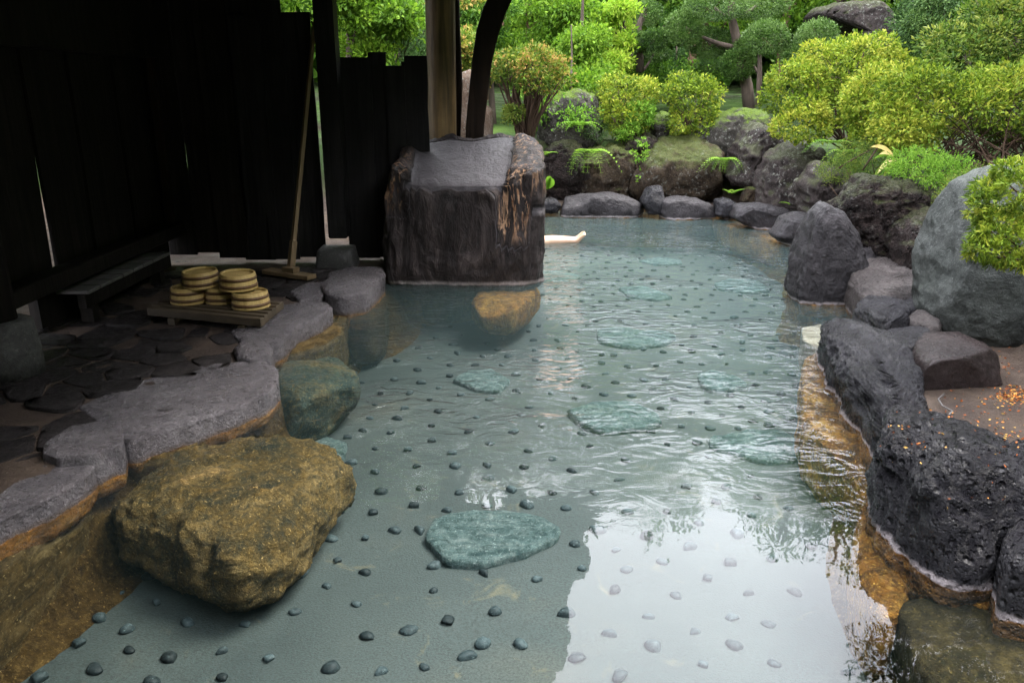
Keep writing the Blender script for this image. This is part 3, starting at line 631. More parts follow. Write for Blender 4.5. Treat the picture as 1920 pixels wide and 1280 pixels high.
# ------------------------------------------------------------------ the burnt looking block behind the pool rim
def blockpost(V):
    x, y, z = V.T
    pz = .765+(y-6.18)*.44; lim = pz+.04*vn(V*4, 3)*sstep(-.1, .05, x)+.06*sstep(-.05, .15, x)+sstep(-.74, -.90, x)*.10
    f = 1-sstep(.0, .1, lim-z)
    V2 = V.copy(); V2[:, 2] = np.where(z > lim, lim+(z-lim)*.04, z)
    return V2
n_, f_ = ico(6)
bp = [(742, 320), (752, 285), (790, 276), (830, 268), (880, 272), (925, 264), (945, 262), (1000, 268), (1010, 295), (1012, 400), (1006, 522), (960, 545), (880, 550), (790, 540), (735, 520), (733, 400)]
P = [D(x, y, 6.45)[[0, 2]] for x, y in bp]
th = np.arctan2(n_[:, 1], n_[:, 0]); s_ = np.sqrt(n_[:, 0]**2+n_[:, 1]**2).clip(0, 1); c_, rad = radial(P, th, 3)
e_ = .4; rr = rad*s_**e_
V = np.stack((c_[0]+rr*np.cos(th), 6.45-np.sign(n_[:, 2])*np.abs(n_[:, 2])**e_*np.where(n_[:, 2] > 0, .24, .75), c_[1]+rr*np.sin(th)), -1)
Nr = normals(V, f_); V = blockpost(V)
pzv = .765+(V[:, 1]-6.18)*.44
onflat = (np.abs(V[:, 2]-pzv) < .035) & (V[:, 0] < -.04+.1*(V[:, 1]-6.2)) & (V[:, 0] > -.84)
rough_ = np.where(onflat, .12, 1.)
V = V+Nr*((.055*ridge(V*np.array((3.4, 3.4, 1.6))+np.array((0, 0, 3.)), 47, 6)+.026*ridge(V*np.array((13, 13, 3.5)), 43, 4))*rough_)[:, None]
tn = np.where(onflat, .42, .1+.05*0)
strk = np.maximum(sstep(-.14, -.06, V[:, 0])*sstep(.17, .07, V[:, 0])*sstep(.25, .6, V[:, 2]), sstep(-.78, -.84, V[:, 0])*sstep(.5, .75, V[:, 2])*.8)
tn = np.where(onflat, .42, np.where(strk > .05, .55+.45*strk, .1)); tn = np.where(V[:, 0] > .12, np.maximum(tn, .72*sstep(.35, .8, V[:, 2])), tn)
rk(mk('stone_block', V, f_, M['block'], tint=tn), 'massive dark block like charred wood with a slanted grey face, standing in the pool', 'stone block')

# ------------------------------------------------------------------ right shore rocks
rk(stand('cone_rock', [(1545, 386), (1572, 400), (1596, 440), (1615, 490), (1640, 535), (1685, 562), (1712, 590), (1690, 612), (1620, 605), (1555, 596), (1499, 578), (1487, 545), (1496, 490), (1512, 440), (1528, 400)], 5.75, M['purple'], front=.16, back=.3, e=.6, sm=1, sub=6, amp=.03, fr=3.5, seed=51, kind='r', strata=(2.2, 2.2, .6)), 'tall smooth purple grey rock tapering to a point at the right shore')
rk(stand('crag_rock', [(1580, 352), (1620, 340), (1690, 350), (1745, 365), (1790, 375), (1795, 430), (1760, 500), (1700, 520), (1640, 500), (1600, 470), (1582, 420)], 6.1, M['crag'], front=.25, back=.5, e=.7, sub=6, amp=.07, fr=4.5, seed=52, kind='r', cuts=4), 'rough dark brown crag with hollows behind the pointed rock')
rk(slab('rim_rock', [(1590, 545), (1640, 500), (1660, 480), (1720, 478), (1745, 500), (1735, 540), (1730, 580), (1680, 600), (1620, 580)], .12, M['lightw'], down=.3, up=.17, e=.6, sub=5, amp=.03, fr=7, seed=53, kind='r', cuts=4), 'pale wet rock topped with loose gravel below the crag')
rk(slab('rim_rock', [(1600, 600), (1625, 568), (1680, 560), (1725, 565), (1735, 590), (1700, 612), (1680, 640), (1640, 650), (1605, 630)], .12, M['groove'], down=.3, up=.10, e=.55, sub=5, amp=.025, fr=6, seed=54, kind='r', cuts=5, cutr=.7), 'dark angular wet rock beside the cream slab')
rk(slab('rim_rock', [(1662, 628), (1700, 618), (1740, 640), (1755, 660), (1720, 690), (1690, 680), (1665, 655)], .14, M['groove'], down=.3, up=.10, e=.55, sub=5, amp=.02, fr=6, seed=55, cuts=5, cutr=.7), 'smaller dark wet rock left of the brown wedge')
rk(stand('boulder', [(1742, 500), (1750, 450), (1785, 390), (1820, 340), (1880, 310), (1960, 300), (2100, 380), (2130, 560), (2060, 690), (1930, 700), (1860, 680), (1790, 655), (1750, 620), (1738, 560)], 4.6, M['green'], front=.35, back=.5, e=.7, sub=6, amp=.04, fr=2.5, seed=56, cuts=6, cutr=.85), 'huge smooth grey green boulder at the right photo border')
rk(slab('wedge_rock', [(1700, 668), (1720, 645), (1790, 640), (1850, 668), (1895, 712), (1880, 730), (1790, 735), (1745, 722), (1715, 695)], .16, M['wedge'], down=.2, up=.10, e=.55, sub=5, amp=.012, fr=4, seed=57, cuts=6, cutr=.7), 'smooth brown wedge shaped rock wet on the sandy ledge')
rk(slab('long_stone', [(1542, 640), (1565, 625), (1600, 640), (1660, 665), (1700, 690), (1718, 740), (1715, 800), (1690, 850), (1650, 820), (1610, 765), (1580, 720), (1558, 680)], .08, M['groove'], down=.45, up=.13, e=.5, sub=6, amp=.055, fr=5.5, seed=58, kind='r', strata=(1.6, .6, 1)), 'long grooved black stone with a pale crust along the waterline', 'edge stone')
rb = slab('porous_boulder', [(1655, 880), (1655, 850), (1680, 825), (1750, 835), (1830, 845), (1890, 870), (1925, 940), (1930, 1010), (1900, 985), (1855, 1015), (1790, 1010), (1735, 975), (1685, 930)], .16, M['black'], down=.4, up=.16, e=.48, sub=6, amp=.055, fr=4.5, seed=59, kind='r', cuts=5, cutr=.85)
rk(rb, 'big black porous boulder sprinkled with small orange leaves')
rk(slab('rim_rock', [(1868, 1060), (1890, 1015), (1960, 985), (2060, 1010), (2060, 1110), (1960, 1120), (1885, 1108)], .10, M['black'], down=.4, up=.12, e=.5, sub=5, amp=.02, fr=6, seed=60), 'dark rock at the right photo border below the porous boulder')
rk(slab('sunken_rock', [(1630, 935), (1670, 985), (1740, 1060), (1800, 1110), (1920, 1125), (2080, 1150), (1960, 1190), (1840, 1165), (1740, 1120), (1670, 1050), (1632, 980)], -.10, M['ochre'], down=.32, up=.07, e=.45, sub=5, amp=.02, fr=5, seed=61), 'ochre ledge under water along the porous boulder')

rk(stand('rim_rock', [(1590, 520), (1600, 480), (1625, 462), (1655, 480), (1660, 530), (1640, 560), (1605, 560)], 5.95, M['purple'], front=.12, back=.2, e=.6, sub=4, amp=.03, fr=6, seed=62, cuts=4), 'low brown rock tucked between the pointed rock and the crag')
rk(stand('crag_rock', [(1690, 470), (1710, 430), (1760, 400), (1800, 410), (1800, 520), (1750, 540), (1700, 520)], 5.6, M['crag'], front=.2, back=.4, e=.6, sub=5, amp=.05, fr=5, seed=63, kind='r', cuts=4), 'mossy dark rock face between the crag and the huge boulder')
rk(slab('rim_rock', [(1700, 605), (1735, 585), (1770, 600), (1765, 630), (1720, 632)], .14, M['lightw'], down=.2, up=.08, e=.55, sub=4, amp=.02, fr=7, seed=64, cuts=4), 'small pale stone at the foot of the huge boulder')
# far rim
FR = [([(1000, 392), (1008, 375), (1045, 373), (1052, 384), (1045, 398), (1010, 398)], 9.9, M['groove'], 'small black stone at the far rim, left end', .12),
      ([(1050, 400), (1062, 372), (1090, 364), (1140, 364), (1185, 372), (1222, 392), (1222, 410), (1050, 408)], 9.85, M['purple'], 'long low domed stone on the far rim', .16),
      ([(1203, 378), (1215, 353), (1240, 352), (1246, 366), (1240, 400), (1215, 402)], 9.75, M['groove'], 'small upright block standing on the far rim between domed stones', .14),
      ([(1236, 400), (1240, 375), (1270, 370), (1310, 374), (1340, 390), (1342, 408), (1280, 415), (1240, 412)], 9.7, M['purple'], 'short domed stone right of the upright block on the far rim', .16),
      ([(1342, 400), (1345, 378), (1365, 372), (1382, 385), (1380, 405), (1360, 412)], 9.6, M['groove'], 'round black stone on the far rim', .14),
      ([(1375, 408), (1382, 386), (1430, 384), (1475, 392), (1478, 430), (1460, 442), (1420, 432)], 9.0, M['purple'], 'sloping stone where the far rim turns right', .2),
      ([(1448, 440), (1470, 410), (1500, 400), (1530, 405), (1535, 460), (1515, 480), (1480, 462)], 8.0, M['purple'], 'triangular stone on the right shore behind the pointed rock', .2),
      ([(1390, 378), (1400, 352), (1440, 348), (1460, 360), (1455, 388), (1420, 392)], 9.9, M['brown'], 'squat brown stone in front of the tall wall rock', .2)]
for i, (px, Y_, m_, lab, fr_) in enumerate(FR):
    rk(stand('rim_stone', px, Y_, m_, front=fr_, back=.25, e=.5, sm=3, sub=5, amp=.03, fr=5, seed=70+i, cuts=3), lab, 'edge stone')
# back rock wall
BW = [([(1018, 265), (1022, 210), (1035, 185), (1060, 178), (1100, 170), (1120, 180), (1125, 240), (1110, 280), (1040, 290)], 11.4, M['mossy'], 'tall slanting rock with bright moss on its crown', .45),
      ([(1010, 345), (1015, 300), (1040, 270), (1075, 268), (1100, 290), (1105, 330), (1090, 362), (1030, 364)], 10.8, M['crag'], 'black rounded rock at the left foot of the back wall', .4),
      ([(1088, 350), (1095, 300), (1110, 272), (1150, 268), (1185, 280), (1195, 330), (1180, 365), (1110, 368)], 10.8, M['brown'], 'upright pitted rock left of the widest wall rock', .4),
      ([(1172, 290), (1180, 262), (1215, 258), (1240, 275), (1230, 295), (1195, 302)], 10.9, M['crag'], 'small dark rock wedged high between two wall rocks', .35),
      ([(1180, 350), (1200, 300), (1245, 270), (1310, 262), (1345, 285), (1350, 330), (1345, 358), (1290, 372), (1200, 368)], 10.7, M['brown'], 'widest brown rock in the back wall', .5),
      ([(1300, 270), (1320, 225), (1370, 212), (1430, 218), (1450, 245), (1430, 290), (1360, 300)], 11.1, M['mossy'], 'lichen covered rock at the top of the back wall', .45),
      ([(1365, 340), (1385, 290), (1405, 245), (1440, 232), (1465, 250), (1462, 300), (1440, 342), (1400, 350)], 10.3, M['wallp'], 'leaning purple rock right of the widest wall rock', .35),
      ([(1432, 390), (1440, 330), (1455, 280), (1490, 265), (1525, 280), (1535, 340), (1520, 392), (1470, 400)], 9.5, M['wallp'], 'tall fluted grey wall rock behind the rim', .4),
      ([(1515, 400), (1520, 345), (1545, 320), (1580, 325), (1600, 360), (1590, 410), (1545, 425)], 8.2, M['wallp'], 'grey rock with loose pebbles left of the crag', .35),
      ([(1225, 262), (1232, 225), (1250, 215), (1262, 240), (1258, 265)], 11.4, M['mossy'], 'slim grey stone between the two round azaleas', .2)]
for i, (px, Y_, m_, lab, fr_) in enumerate(BW):
    rk(stand('wall_rock', px, Y_, m_, front=fr_, back=.6, e=.45, sm=3, sub=5, amp=.09, fr=3.2, seed=90+i, cuts=7, cutr=.78, kind='r'), lab)
rk(stand('overhang_rock', [(1520, 28), (1560, 14), (1625, -2), (1640, 5), (1665, 40), (1685, 78), (1700, 110), (1600, 120), (1570, 100), (1600, 60), (1570, 38)], 13.5, M['wallp'], front=.5, back=.8, e=.42, sm=1, sub=5, amp=.1, fr=1.8, seed=111), 'large leaning rock with an overhang above the hedge')
rk(stand('standing_stone', [(862, 140), (880, 132), (905, 140), (912, 200), (908, 290), (870, 300), (860, 220)], 10., M['pale'], front=.2, back=.3, e=.5, sub=5, amp=.03, fr=3, seed=112), 'pale tan standing stone seen past the curved brace')
rk(stand('standing_stone', [(893, 280), (896, 205), (908, 195), (922, 210), (925, 280), (915, 300)], 9.7, M['pale'], front=.15, back=.2, e=.5, sub=4, amp=.03, fr=4, seed=113), 'lower speckled stone right of the tan standing stone')
rk(stand('round_rock', [(1248, 160), (1252, 140), (1275, 132), (1300, 138), (1305, 160)], 14., M['mossy'], front=.3, back=.3, e=.8, sub=4, amp=.03, fr=3, seed=114), 'low rounded rock showing above the round azaleas')

# ------------------------------------------------------------------ the shelter: boards, posts, roof
bld = empty('bathing_shelter', (-3, 6.6, .1), 'dark open wooden bathing shelter with charred board walls', 'shelter')
def board(x0, x1, y, z0, z1, th=.022, lean=0., parent=bld, mat=None, along='x', name='wall_board', seed=0):
    r = np.random.default_rng(seed+500); nz = 9; V = []
    for i in range(nz):
        f = i/(nz-1); z = z0+(z1-z0)*f; w0 = r.normal()*.004; w1 = r.normal()*.004; s = lean*f
        for a, b in ((x0+w0+s, -th/2), (x1+w1+s, -th/2), (x1+w1+s, th/2), (x0+w0+s, th/2)):
            V.append((a, y+b, z) if along == 'x' else (y+b, a, z))
    Fc = [(3, 2, 1, 0), tuple(range(4*nz-4, 4*nz))]
    for k in range(nz-1):
        for j in range(4): Fc.append((k*4+j, k*4+(j+1) % 4, k*4+4+(j+1) % 4, k*4+4+j))
    return mk(name, np.array(V), Fc, mat or M['char'], parent, smooth=False)
def xa(px, Y_, z):       # x of a photo column at distance Y and height z
    fwd = Y_*ct+(CH-z)*st; return (px-960)/F*fwd
YB = 6.6
edges = [286, 340, 392, 440, 492, 540, 597]
for i in range(6):
    x0, x1 = xa(edges[i], YB, 1.2), xa(edges[i+1], YB, 1.2)
    board(x0-.02+(.03 if i in (1, 5) else 0), x1+.02-(.026 if i == 5 else 0), YB+(.016 if i % 2 else -.016), .125+.012*(i % 3)+(.05 if i < 2 else 0), (3.2 if i < 5 else 2.06), lean=0, seed=i, mat=M['char'] if i < 3 else M['char2'])
board(xa(448, YB-.05, 1.2), xa(503, YB-.05, 1.2), YB-.05, .5, 2.03, seed=40, mat=M['char2'], name='patch_board')
# tall dark post by the scraper, on a block
x0 = xa(604, 6.5, 1.2); x1 = xa(640, 6.5, 1.2)
mk('corner_post', *box(x0, x1, 6.46, 6.62, .33, 3.3, .012), M['char2'], bld, smooth=False)
blk = blob('post_base', [D(x, y, 6.35)[[0, 2]] for x, y in [(592, 470), (655, 470), (668, 520), (590, 520)]], (0, 6.5, 0), (1, 0, 0), (0, 0, 1), (0, -1, 0), .15, .15, M['cblock'], e=.2, sub=4, sm=1, parent=bld, amp=.006, fr=8, seed=2)
# low fence right of it
fe = empty('low_fence', (-1.2, 6.75, .1), 'low dark plank fence with uneven tops left of the round post', 'fence')
fpx = [(640, 700, 108), (696, 728, 98), (726, 762, 124), (757, 770, 116), (762, 804, 105)]
for i, (a, b, top) in enumerate(fpx):
    zt = D(a, top, 6.72)[2]; yb = 6.72+(.03 if i in (1, 3) else 0)
    board(xa(a, yb, 1.3), xa(b, yb, 1.3)-.002, yb, .12, zt, parent=fe, mat=M['char2'], name='fence_board', seed=20+i)
mk('fence_rail', *box(xa(640, 6.8, 1), xa(806, 6.8, 1), 6.775, 6.83, .55, .64), M['char2'], fe, smooth=False)
# left side wall
XW = -2.86
ye = [6.56, 6.3, 6.02, 5.74, 5.42, 5.17, 4.88, 4.62, 4.3, 4., 3.7, 3.4, 3.1, 2.8, 2.5, 2.2, 1.9, 1.6, 1.3, 1.]
for i in range(len(ye)-1):
    g = .012 if i == 6 else -.02
    board(ye[i+1]-(.03 if i != 5 else -.004), ye[i]-g, XW+(.0115 if i % 2 else -.0115), .33 if i < 8 else .1, 3.0, along='y', seed=60+i, lean=(.06 if i == 6 else 0))
mk('lintel', *box(XW+.02, XW+.14, 4., 6.5, 1.72, 2.6, .01), M['char'], bld, smooth=False)
mk('sill_beam', *box(XW+.04, XW+.18, 2.2, 6.5, .36, .46, .01), M['char'], bld, smooth=False)
mk('corner_strip', *box(XW+.06, XW+.11, 6.45, 6.5, .45, 2.05, .006), M['brace'], bld, smooth=False)
mk('tie_beam', *box(-3.1, -.2, 6.35, 6.5, 2.32, 2.5, .01), M['char'], bld, smooth=False)
mk('lower_wall', *box(XW-.03, XW+.03, 4.6, 6.5, .08, .36, .01), M['char'], bld, smooth=False)
# near pillar on a round footing, left photo border
pb = G(18, 700, .1)
mk('pillar_footing', *lathe([(0, .30), (.12, .30), (.15, .285), (.165, .15), (.17, 0), (0, 0)], 28, (pb[0], pb[1], .09)), M['cblock'], bld)
mk('pillar', *tube([(pb[0], pb[1], .37), (pb[0], pb[1], 1.2), (pb[0], pb[1], 2.7)], [.085, .082, .08], 14), M['char'], bld)
# unseen rear wall behind the camera, added to darken the shelter; left wall continued
for i in range(10):
    board(-3.1+i*.3, -2.805+i*.3, -2.4, .1, 3., seed=200+i)
for i in range(12):
    board(-2.4+i*.3, -2.105+i*.3, XW, .1, 3., along='y', seed=220+i)
# roof with a ragged bark edge; its right eave and far eave show in the water
def eave(y): return .26+(y-4.6)*.232
V = []; pts = []
ys_ = np.linspace(-2.6, 7.5, 270)
r_ = np.random.default_rng(12)
edge = np.array([(eave(y)+.07*vn(np.array([[y*3, 0, 0]]), 3)[0]+.045*vn(np.array([[y*11, 0, 0]]), 5)[0]+r_.uniform(-.03, .03), y, 2.5) for y in ys_])
top = []; bot = []
zl = lambda x, y: 2.5+max(0, (eave(y)-x))*.17
V = []; Fc = []; nx_ = 6
for i, y in enumerate(ys_):
    yend = y
    for k in range(nx_+1):
        x = edge[i][0]+(-6.0-edge[i][0])*k/nx_
        yy_ = y+max(0, -x-.4)*.5*sstep(5.5, 7.5, y)+(r_.uniform(-.03, .03) if i in (0, len(ys_)-1) else 0)
        V.append((x, yy_, zl(x, y)))
for i, y in enumerate(ys_):
    for k in range(nx_+1):
        x = edge[i][0]+(-6.0-edge[i][0])*k/nx_; V.append((x-.01, y+max(0, -x-.4)*.5*sstep(5.5, 7.5, y), zl(x, y)+.09))
nb = len(ys_)*(nx_+1)
for i in range(len(ys_)-1):
    for k in range(nx_):
        a = i*(nx_+1)+k; Fc.append((a, a+nx_+1, a+nx_+2, a+1)); Fc.append((nb+a, nb+a+1, nb+a+nx_+2, nb+a+nx_+1))
    a = i*(nx_+1); Fc.append((a, nb+a, nb+a+nx_+1, a+nx_+1))
for k in range(nx_):
    a = (len(ys_)-1)*(nx_+1)+k; Fc.append((a, nb+a, nb+a+1, a+1)); Fc.append((k, k+1, nb+k+1, nb+k))
mk('roof', np.array(V), Fc, M['thatch'], bld, smooth=False)
for i in range(9):
    y = -2+i*1.08; e0 = eave(y)
    P = [(e0-.12, y, 2.48), (-3.9, y, zl(-3.9, y)-.03)]
    mk('rafter', *tube(P, .045, 8), M['char'], bld)
P = [(eave(y)-.55, y, 2.58) for y in (-2.5, 2, 7.)]
mk('eave_beam', *tube(P, .08, 10), M['char'], bld)
# round post, slim post, curved brace behind the block
rp = empty('round_post', (-.6, 7.2, .1), 'weathered round wooden post with long cracks behind the stone block', 'post')
zt = 3.1; Yp = 7.2
zs = np.linspace(.1, zt, 24); V = []; Fc = []; sg = 36
xc = [ (xa(801, Yp, z)+xa(853, Yp, z))/2 for z in zs]; wr_ = [(xa(853, Yp, z)-xa(801, Yp, z))/2 for z in zs]
xc = np.array(xc); xc[:] = xc[12]+(zs-zs[12])*.01
for i, z in enumerate(zs):
    for k in range(sg):
        a = 2*math.pi*k/sg; r0 = .125*(1+.02*math.sin(a*3+z)) 
        for crk, wd, dp in ((-1.15, .05, .18), (-.75, .03, .1), (-2.0, .03, .06)):
            da = (a-crk-.03*math.sin(z*4)+math.pi) % (2*math.pi)-math.pi; r0 *= 1-dp*math.exp(-(da/wd)**2)
        V.append((xc[i]+r0*math.cos(a), Yp+r0*math.sin(a), z))
for i in range(len(zs)-1):
    for k in range(sg): Fc.append((i*sg+k, i*sg+(k+1) % sg, (i+1)*sg+(k+1) % sg, (i+1)*sg+k))
rp.location = (xc[0], Yp, .1)
mk('trunk', np.array(V), Fc, M['post'], rp)
sp_ = tube([D(858, 265, 7.25), D(861, 160, 7.25), D(857, 60, 7.25), D(854, -60, 7.25)], [.026, .03, .028, .028], 8, jit=.08)
tag(mk('slim_post', *sp_, M['brace']), 'thin dark branch post close beside the round post', 'post')
bl = [(872, 285, 907, 285), (874, 235, 908, 238), (880, 170, 915, 178), (886, 110, 922, 120), (894, 55, 935, 65), (906, 15, 950, 22), (925, -25, 968, -15), (955, -75, 992, -60)]
V = []
for a, b, c2, d2 in bl:
    p = D(a, b, 7.1); q = D(c2, d2, 7.1)
    V += [p, q, q+np.array((-.01, .14, 0)), p+np.array((-.01, .14, 0))]
Fc = [(3, 2, 1, 0), tuple(range(len(V)-4, len(V)))]
for k in range(len(bl)-1):
    for j in range(4): Fc.append((k*4+j, k*4+(j+1) % 4, k*4+4+(j+1) % 4, k*4+4+j))
o = tag(mk('curved_brace', np.array(V), Fc, M['brace'], smooth=False), 'curved dark timber brace rising to the right from behind the block', 'brace')
bv = o.modifiers.new('bevel', 'BEVEL'); bv.width = .012; bv.segments = 2
# bench by the left wall
bn = empty('plank_bench', (-2.7, 5.4, .1), 'low bench of pale planks along the left wall', 'bench')
for k in range(8):
    y0 = 4.75+k*.155
    mk('plank', *box(-2.80, -2.60, y0, y0+.145, .295, .32, .004), M['bench'], bn, smooth=False)
mk('bench_beam', *box(-2.68, -2.63, 4.76, 5.95, .20, .293, .005), M['char'], bn, smooth=False)
mk('leg', *box(-2.7, -2.62, 4.8, 4.88, .1, .2, .005), M['char'], bn, smooth=False)
mk('leg', *box(-2.7, -2.62, 5.8, 5.88, .1, .2, .005), M['char'], bn, smooth=False)

# ------------------------------------------------------------------ rack, buckets, scraper
rackz = .20
A0 = G(275, 577, rackz); A1 = G(488, 598, rackz); Bk = G(527, 566, rackz)-A1
rack = empty('slatted_rack', (A0[0], A0[1], .1), 'worn wooden slatted rack on the floor carrying the buckets', 'rack')
dx_ = A1-A0; L = np.linalg.norm(dx_); dx_ /= L; dy_ = np.array((-dx_[1], dx_[0], 0)); depth = .5
def obox(o, a, b, la, lb, z0, z1, bev=.004):
    V, Fc = box(0, la, 0, lb, z0, z1, bev); return np.array([o*np.array((1, 1, 0))+a*v[0]+b*v[1]+np.array((0, 0, v[2])) for v in V]), Fc
for k in range(6):
    o_ = A0+Bk*(k/5.)*.92
    mk('slat', *obox(o_, dx_, dy_, L, .042, rackz-.05, rackz), M['oldw'], rack, smooth=False)
for f_s in (.18, .8):
    o_ = A0+dx_*L*f_s; bn_ = Bk/np.linalg.norm(Bk)
    mk('runner', *obox(o_, dx_, bn_, .05, np.linalg.norm(Bk), .1, rackz-.052), M['oldw'], rack, smooth=False)
def make_bucket(c, rot, label, tilt=(0, 0)):
    b = empty('wooden_bucket', c, label, 'bucket', 'pale wooden wash buckets stacked upside down')
    h_ = .10; r0, r1 = .117, .107
    off = np.array(c, float); c_, s_ = math.cos(rot), math.sin(rot)
    V = []; sg = 28
    SV, SF = lathe([(r0-.012, .0), (r0, .0), (r0, .004), (r1, h_-.003), (r1-.003, h_), (r1-.010, h_), (r1-.012, h_-.014)], 60, c)
    ctr_ = np.array((c[0], c[1]))
    for q_ in range(len(SV)):
        if q_ % 4 == 0: SV[q_, :2] = ctr_+(SV[q_, :2]-ctr_)*.972
    mk('staves', SV, SF, M['cedar'], b)
    mk('base_board', *lathe([(r1-.0115, h_-.016), (r1-.06, h_-.0155), (.0005, h_-.015)], sg, c), M['cedar'], b)
    for z in (.026, .070):
        rz = r0+(r1-r0)*z/h_
        mk('hoop', *lathe([(rz-.002, z-.009), (rz+.0035, z-.009), (rz+.0035, z+.009), (rz-.003, z+.009)], sg, c), M['hoop'], b)
    b.rotation_euler = (tilt[0], tilt[1], 0)
    return b
def mid(x, y, z): return G(x, y, z)
c1 = mid(346, 574, rackz+.001); c2 = mid(401, 577, rackz+.001); c3 = mid(456, 580, rackz+.001)
for c_ in (c1, c2, c3): c_ += np.array((0, .11, 0))
u3 = .262; ax = (c3-c1); ax /= np.linalg.norm(ax); c2 = c2+np.array((0, .07, 0)); c1 = c2-ax*.215-np.array((0, .06, 0)); c3 = c2+ax*.225-np.array((0, .10, 0))
make_bucket(c1, 0, 'left wooden bucket of the bottom row on the rack')
make_bucket(c2, 1, 'middle wooden bucket of the bottom row, half hidden by the upper two')
make_bucket(c3, 2, 'right wooden bucket of the bottom row, nearest the slat ends')
make_bucket((c1+c2)/2+np.array((-.02, .0, .102)), 3, 'left one of the two buckets stacked on top', (0.03, -.03))
make_bucket((c2+c3)/2+np.array((.02, .0, .102)), 4, 'right one of the two buckets stacked on top', (0.03, .02))
sc_ = empty('wooden_scraper', G(545, 512, .12), 'long handled wooden floor scraper leaning on the board wall', 'scraper')
p0 = G(545, 508, .15); p1 = D(590, 42, 6.52)
mk('handle', *tube([p0, p0+(p1-p0)*.12, p0+(p1-p0)*.125, p1], [.032, .03, .022, .018], 4), M['handle'], sc_, smooth=False)
q0 = G(500, 506, .14); q1 = G(585, 518, .14)
a_ = q1-q0; la = np.linalg.norm(a_); a_ /= la; b_ = np.array((-a_[1], a_[0], 0))
mk('blade', *obox(q0-b_*.05, a_, b_, la, .10, .115, .15), M['handle'], sc_, smooth=False)
mk('socket', *obox(q0+a_*la*.42-b_*.035, a_, b_, la*.25, .07, .151, .19), M['handle'], sc_, smooth=False)

# ------------------------------------------------------------------ person floating behind the block
def person():
    pts = []; ed = []; rad_ = []
    def add(p, r, par=None):
        pts.append(p); rad_.append(r)
        if par is not None: ed.append((par, len(pts)-1))
        return len(pts)-1
    Y0 = 8.12
    pel = add((-.14, Y0, -.10), (.13, .09)); wa = add((-.30, Y0, -.10), (.11, .085), pel); ch = add((-.50, Y0, -.08), (.135, .095), wa)
    sh = add((-.64, Y0, -.06), (.11, .07), ch); nk = add((-.73, Y0, -.03), (.05, .05), sh); hd0 = add((-.80, Y0, .0), (.07, .075), nk); hd = add((-.90, Y0, .02), (.078, .085), hd0); add((-.97, Y0, .03), (.055, .06), hd)
    for s in (-1, 1):
        hp = add((-.06, Y0+s*.09, -.08), (.075, .07), pel); kn = add((.29, Y0+s*.075, .0), (.048, .048), hp); cf = add((.42, Y0+s*.06, .015), (.046, .045), kn)
        an = add((.62, Y0+s*.045, .018), (.03, .03), cf); he = add((.665, Y0+s*.045, .012), (.032, .033), an)
        ft = add((.70, Y0+s*.05, .05), (.028, .022), he); bl_ = add((.73, Y0+s*.055, .08), (.035, .014), ft)
        for k in range(5):
            w = (k-2)*.017; add((.745, Y0+s*.055+w, .098-abs(k-(0 if s > 0 else 4))*.004), (.0085, .0085), bl_)
        s1 = add((-.63, Y0+s*.15, -.07), (.05, .05), sh); el = add((-.42, Y0+s*.26, -.12), (.038, .038), s1); wr2 = add((-.2, Y0+s*.25, -.13), (.025, .025), el); pm_ = add((-.13, Y0+s*.25, -.13), (.035, .014), wr2)
        for k in range(4): 
            f1 = add((-.085, Y0+s*.25+(k-1.5)*.02, -.13), (.009, .009), pm_); add((-.045-.008*(k in (1, 2)), Y0+s*.25+(k-1.5)*.021, -.14), (.008, .008), f1)
        add((-.13, Y0+s*(.25-.055), -.12), (.01, .01), pm_)
    og = np.array((0, Y0, -.1))
    me = bpy.data.meshes.new('person'); me.from_pydata([tuple(np.array(p)-og) for p in pts], ed, []); me.update()
    o = bpy.data.objects.new('person', me); COL.objects.link(o); o.location = og
    sk = o.modifiers.new('skin', 'SKIN'); sk.use_smooth_shade = True
    for i, v in enumerate(me.skin_vertices[0].data if me.skin_vertices else []): v.radius = rad_[i]
    return o, rad_
pr, rad_ = person()
if not pr.data.skin_vertices:
    bpy.context.view_layer.objects.active = pr; pr.select_set(True); bpy.ops.object.modifier_remove(modifier='skin'); bpy.ops.object.modifier_add(type='SKIN')
for i, v in enumerate(pr.data.skin_vertices[0].data): v.radius = rad_[i]; v.use_root = (i == 0)
ss = pr.modifiers.new('sub', 'SUBSURF'); ss.levels = 2; ss.render_levels = 2
pr.data.materials.append(M['skin'])
tag(pr, 'person lying in the far pool behind the block, only bare shins and feet showing', 'person')
nn, ff = ico(4)
V = nn*np.array((.35, .15, .115))+np.array((-.35, 8.12, -.09)); mk('towel_wrap', V, ff, M['towel'], pr)
nn2 = nn*np.array((.10, .088, .098))+np.array((-.925, 8.12, .012)); mk('hair', nn2, ff, M['hair'], pr)
V = nn*np.array((.02, .012, .018))+np.array((-.86, 8.12, .10)); mk('nose', V, ff, M['skin'], pr)

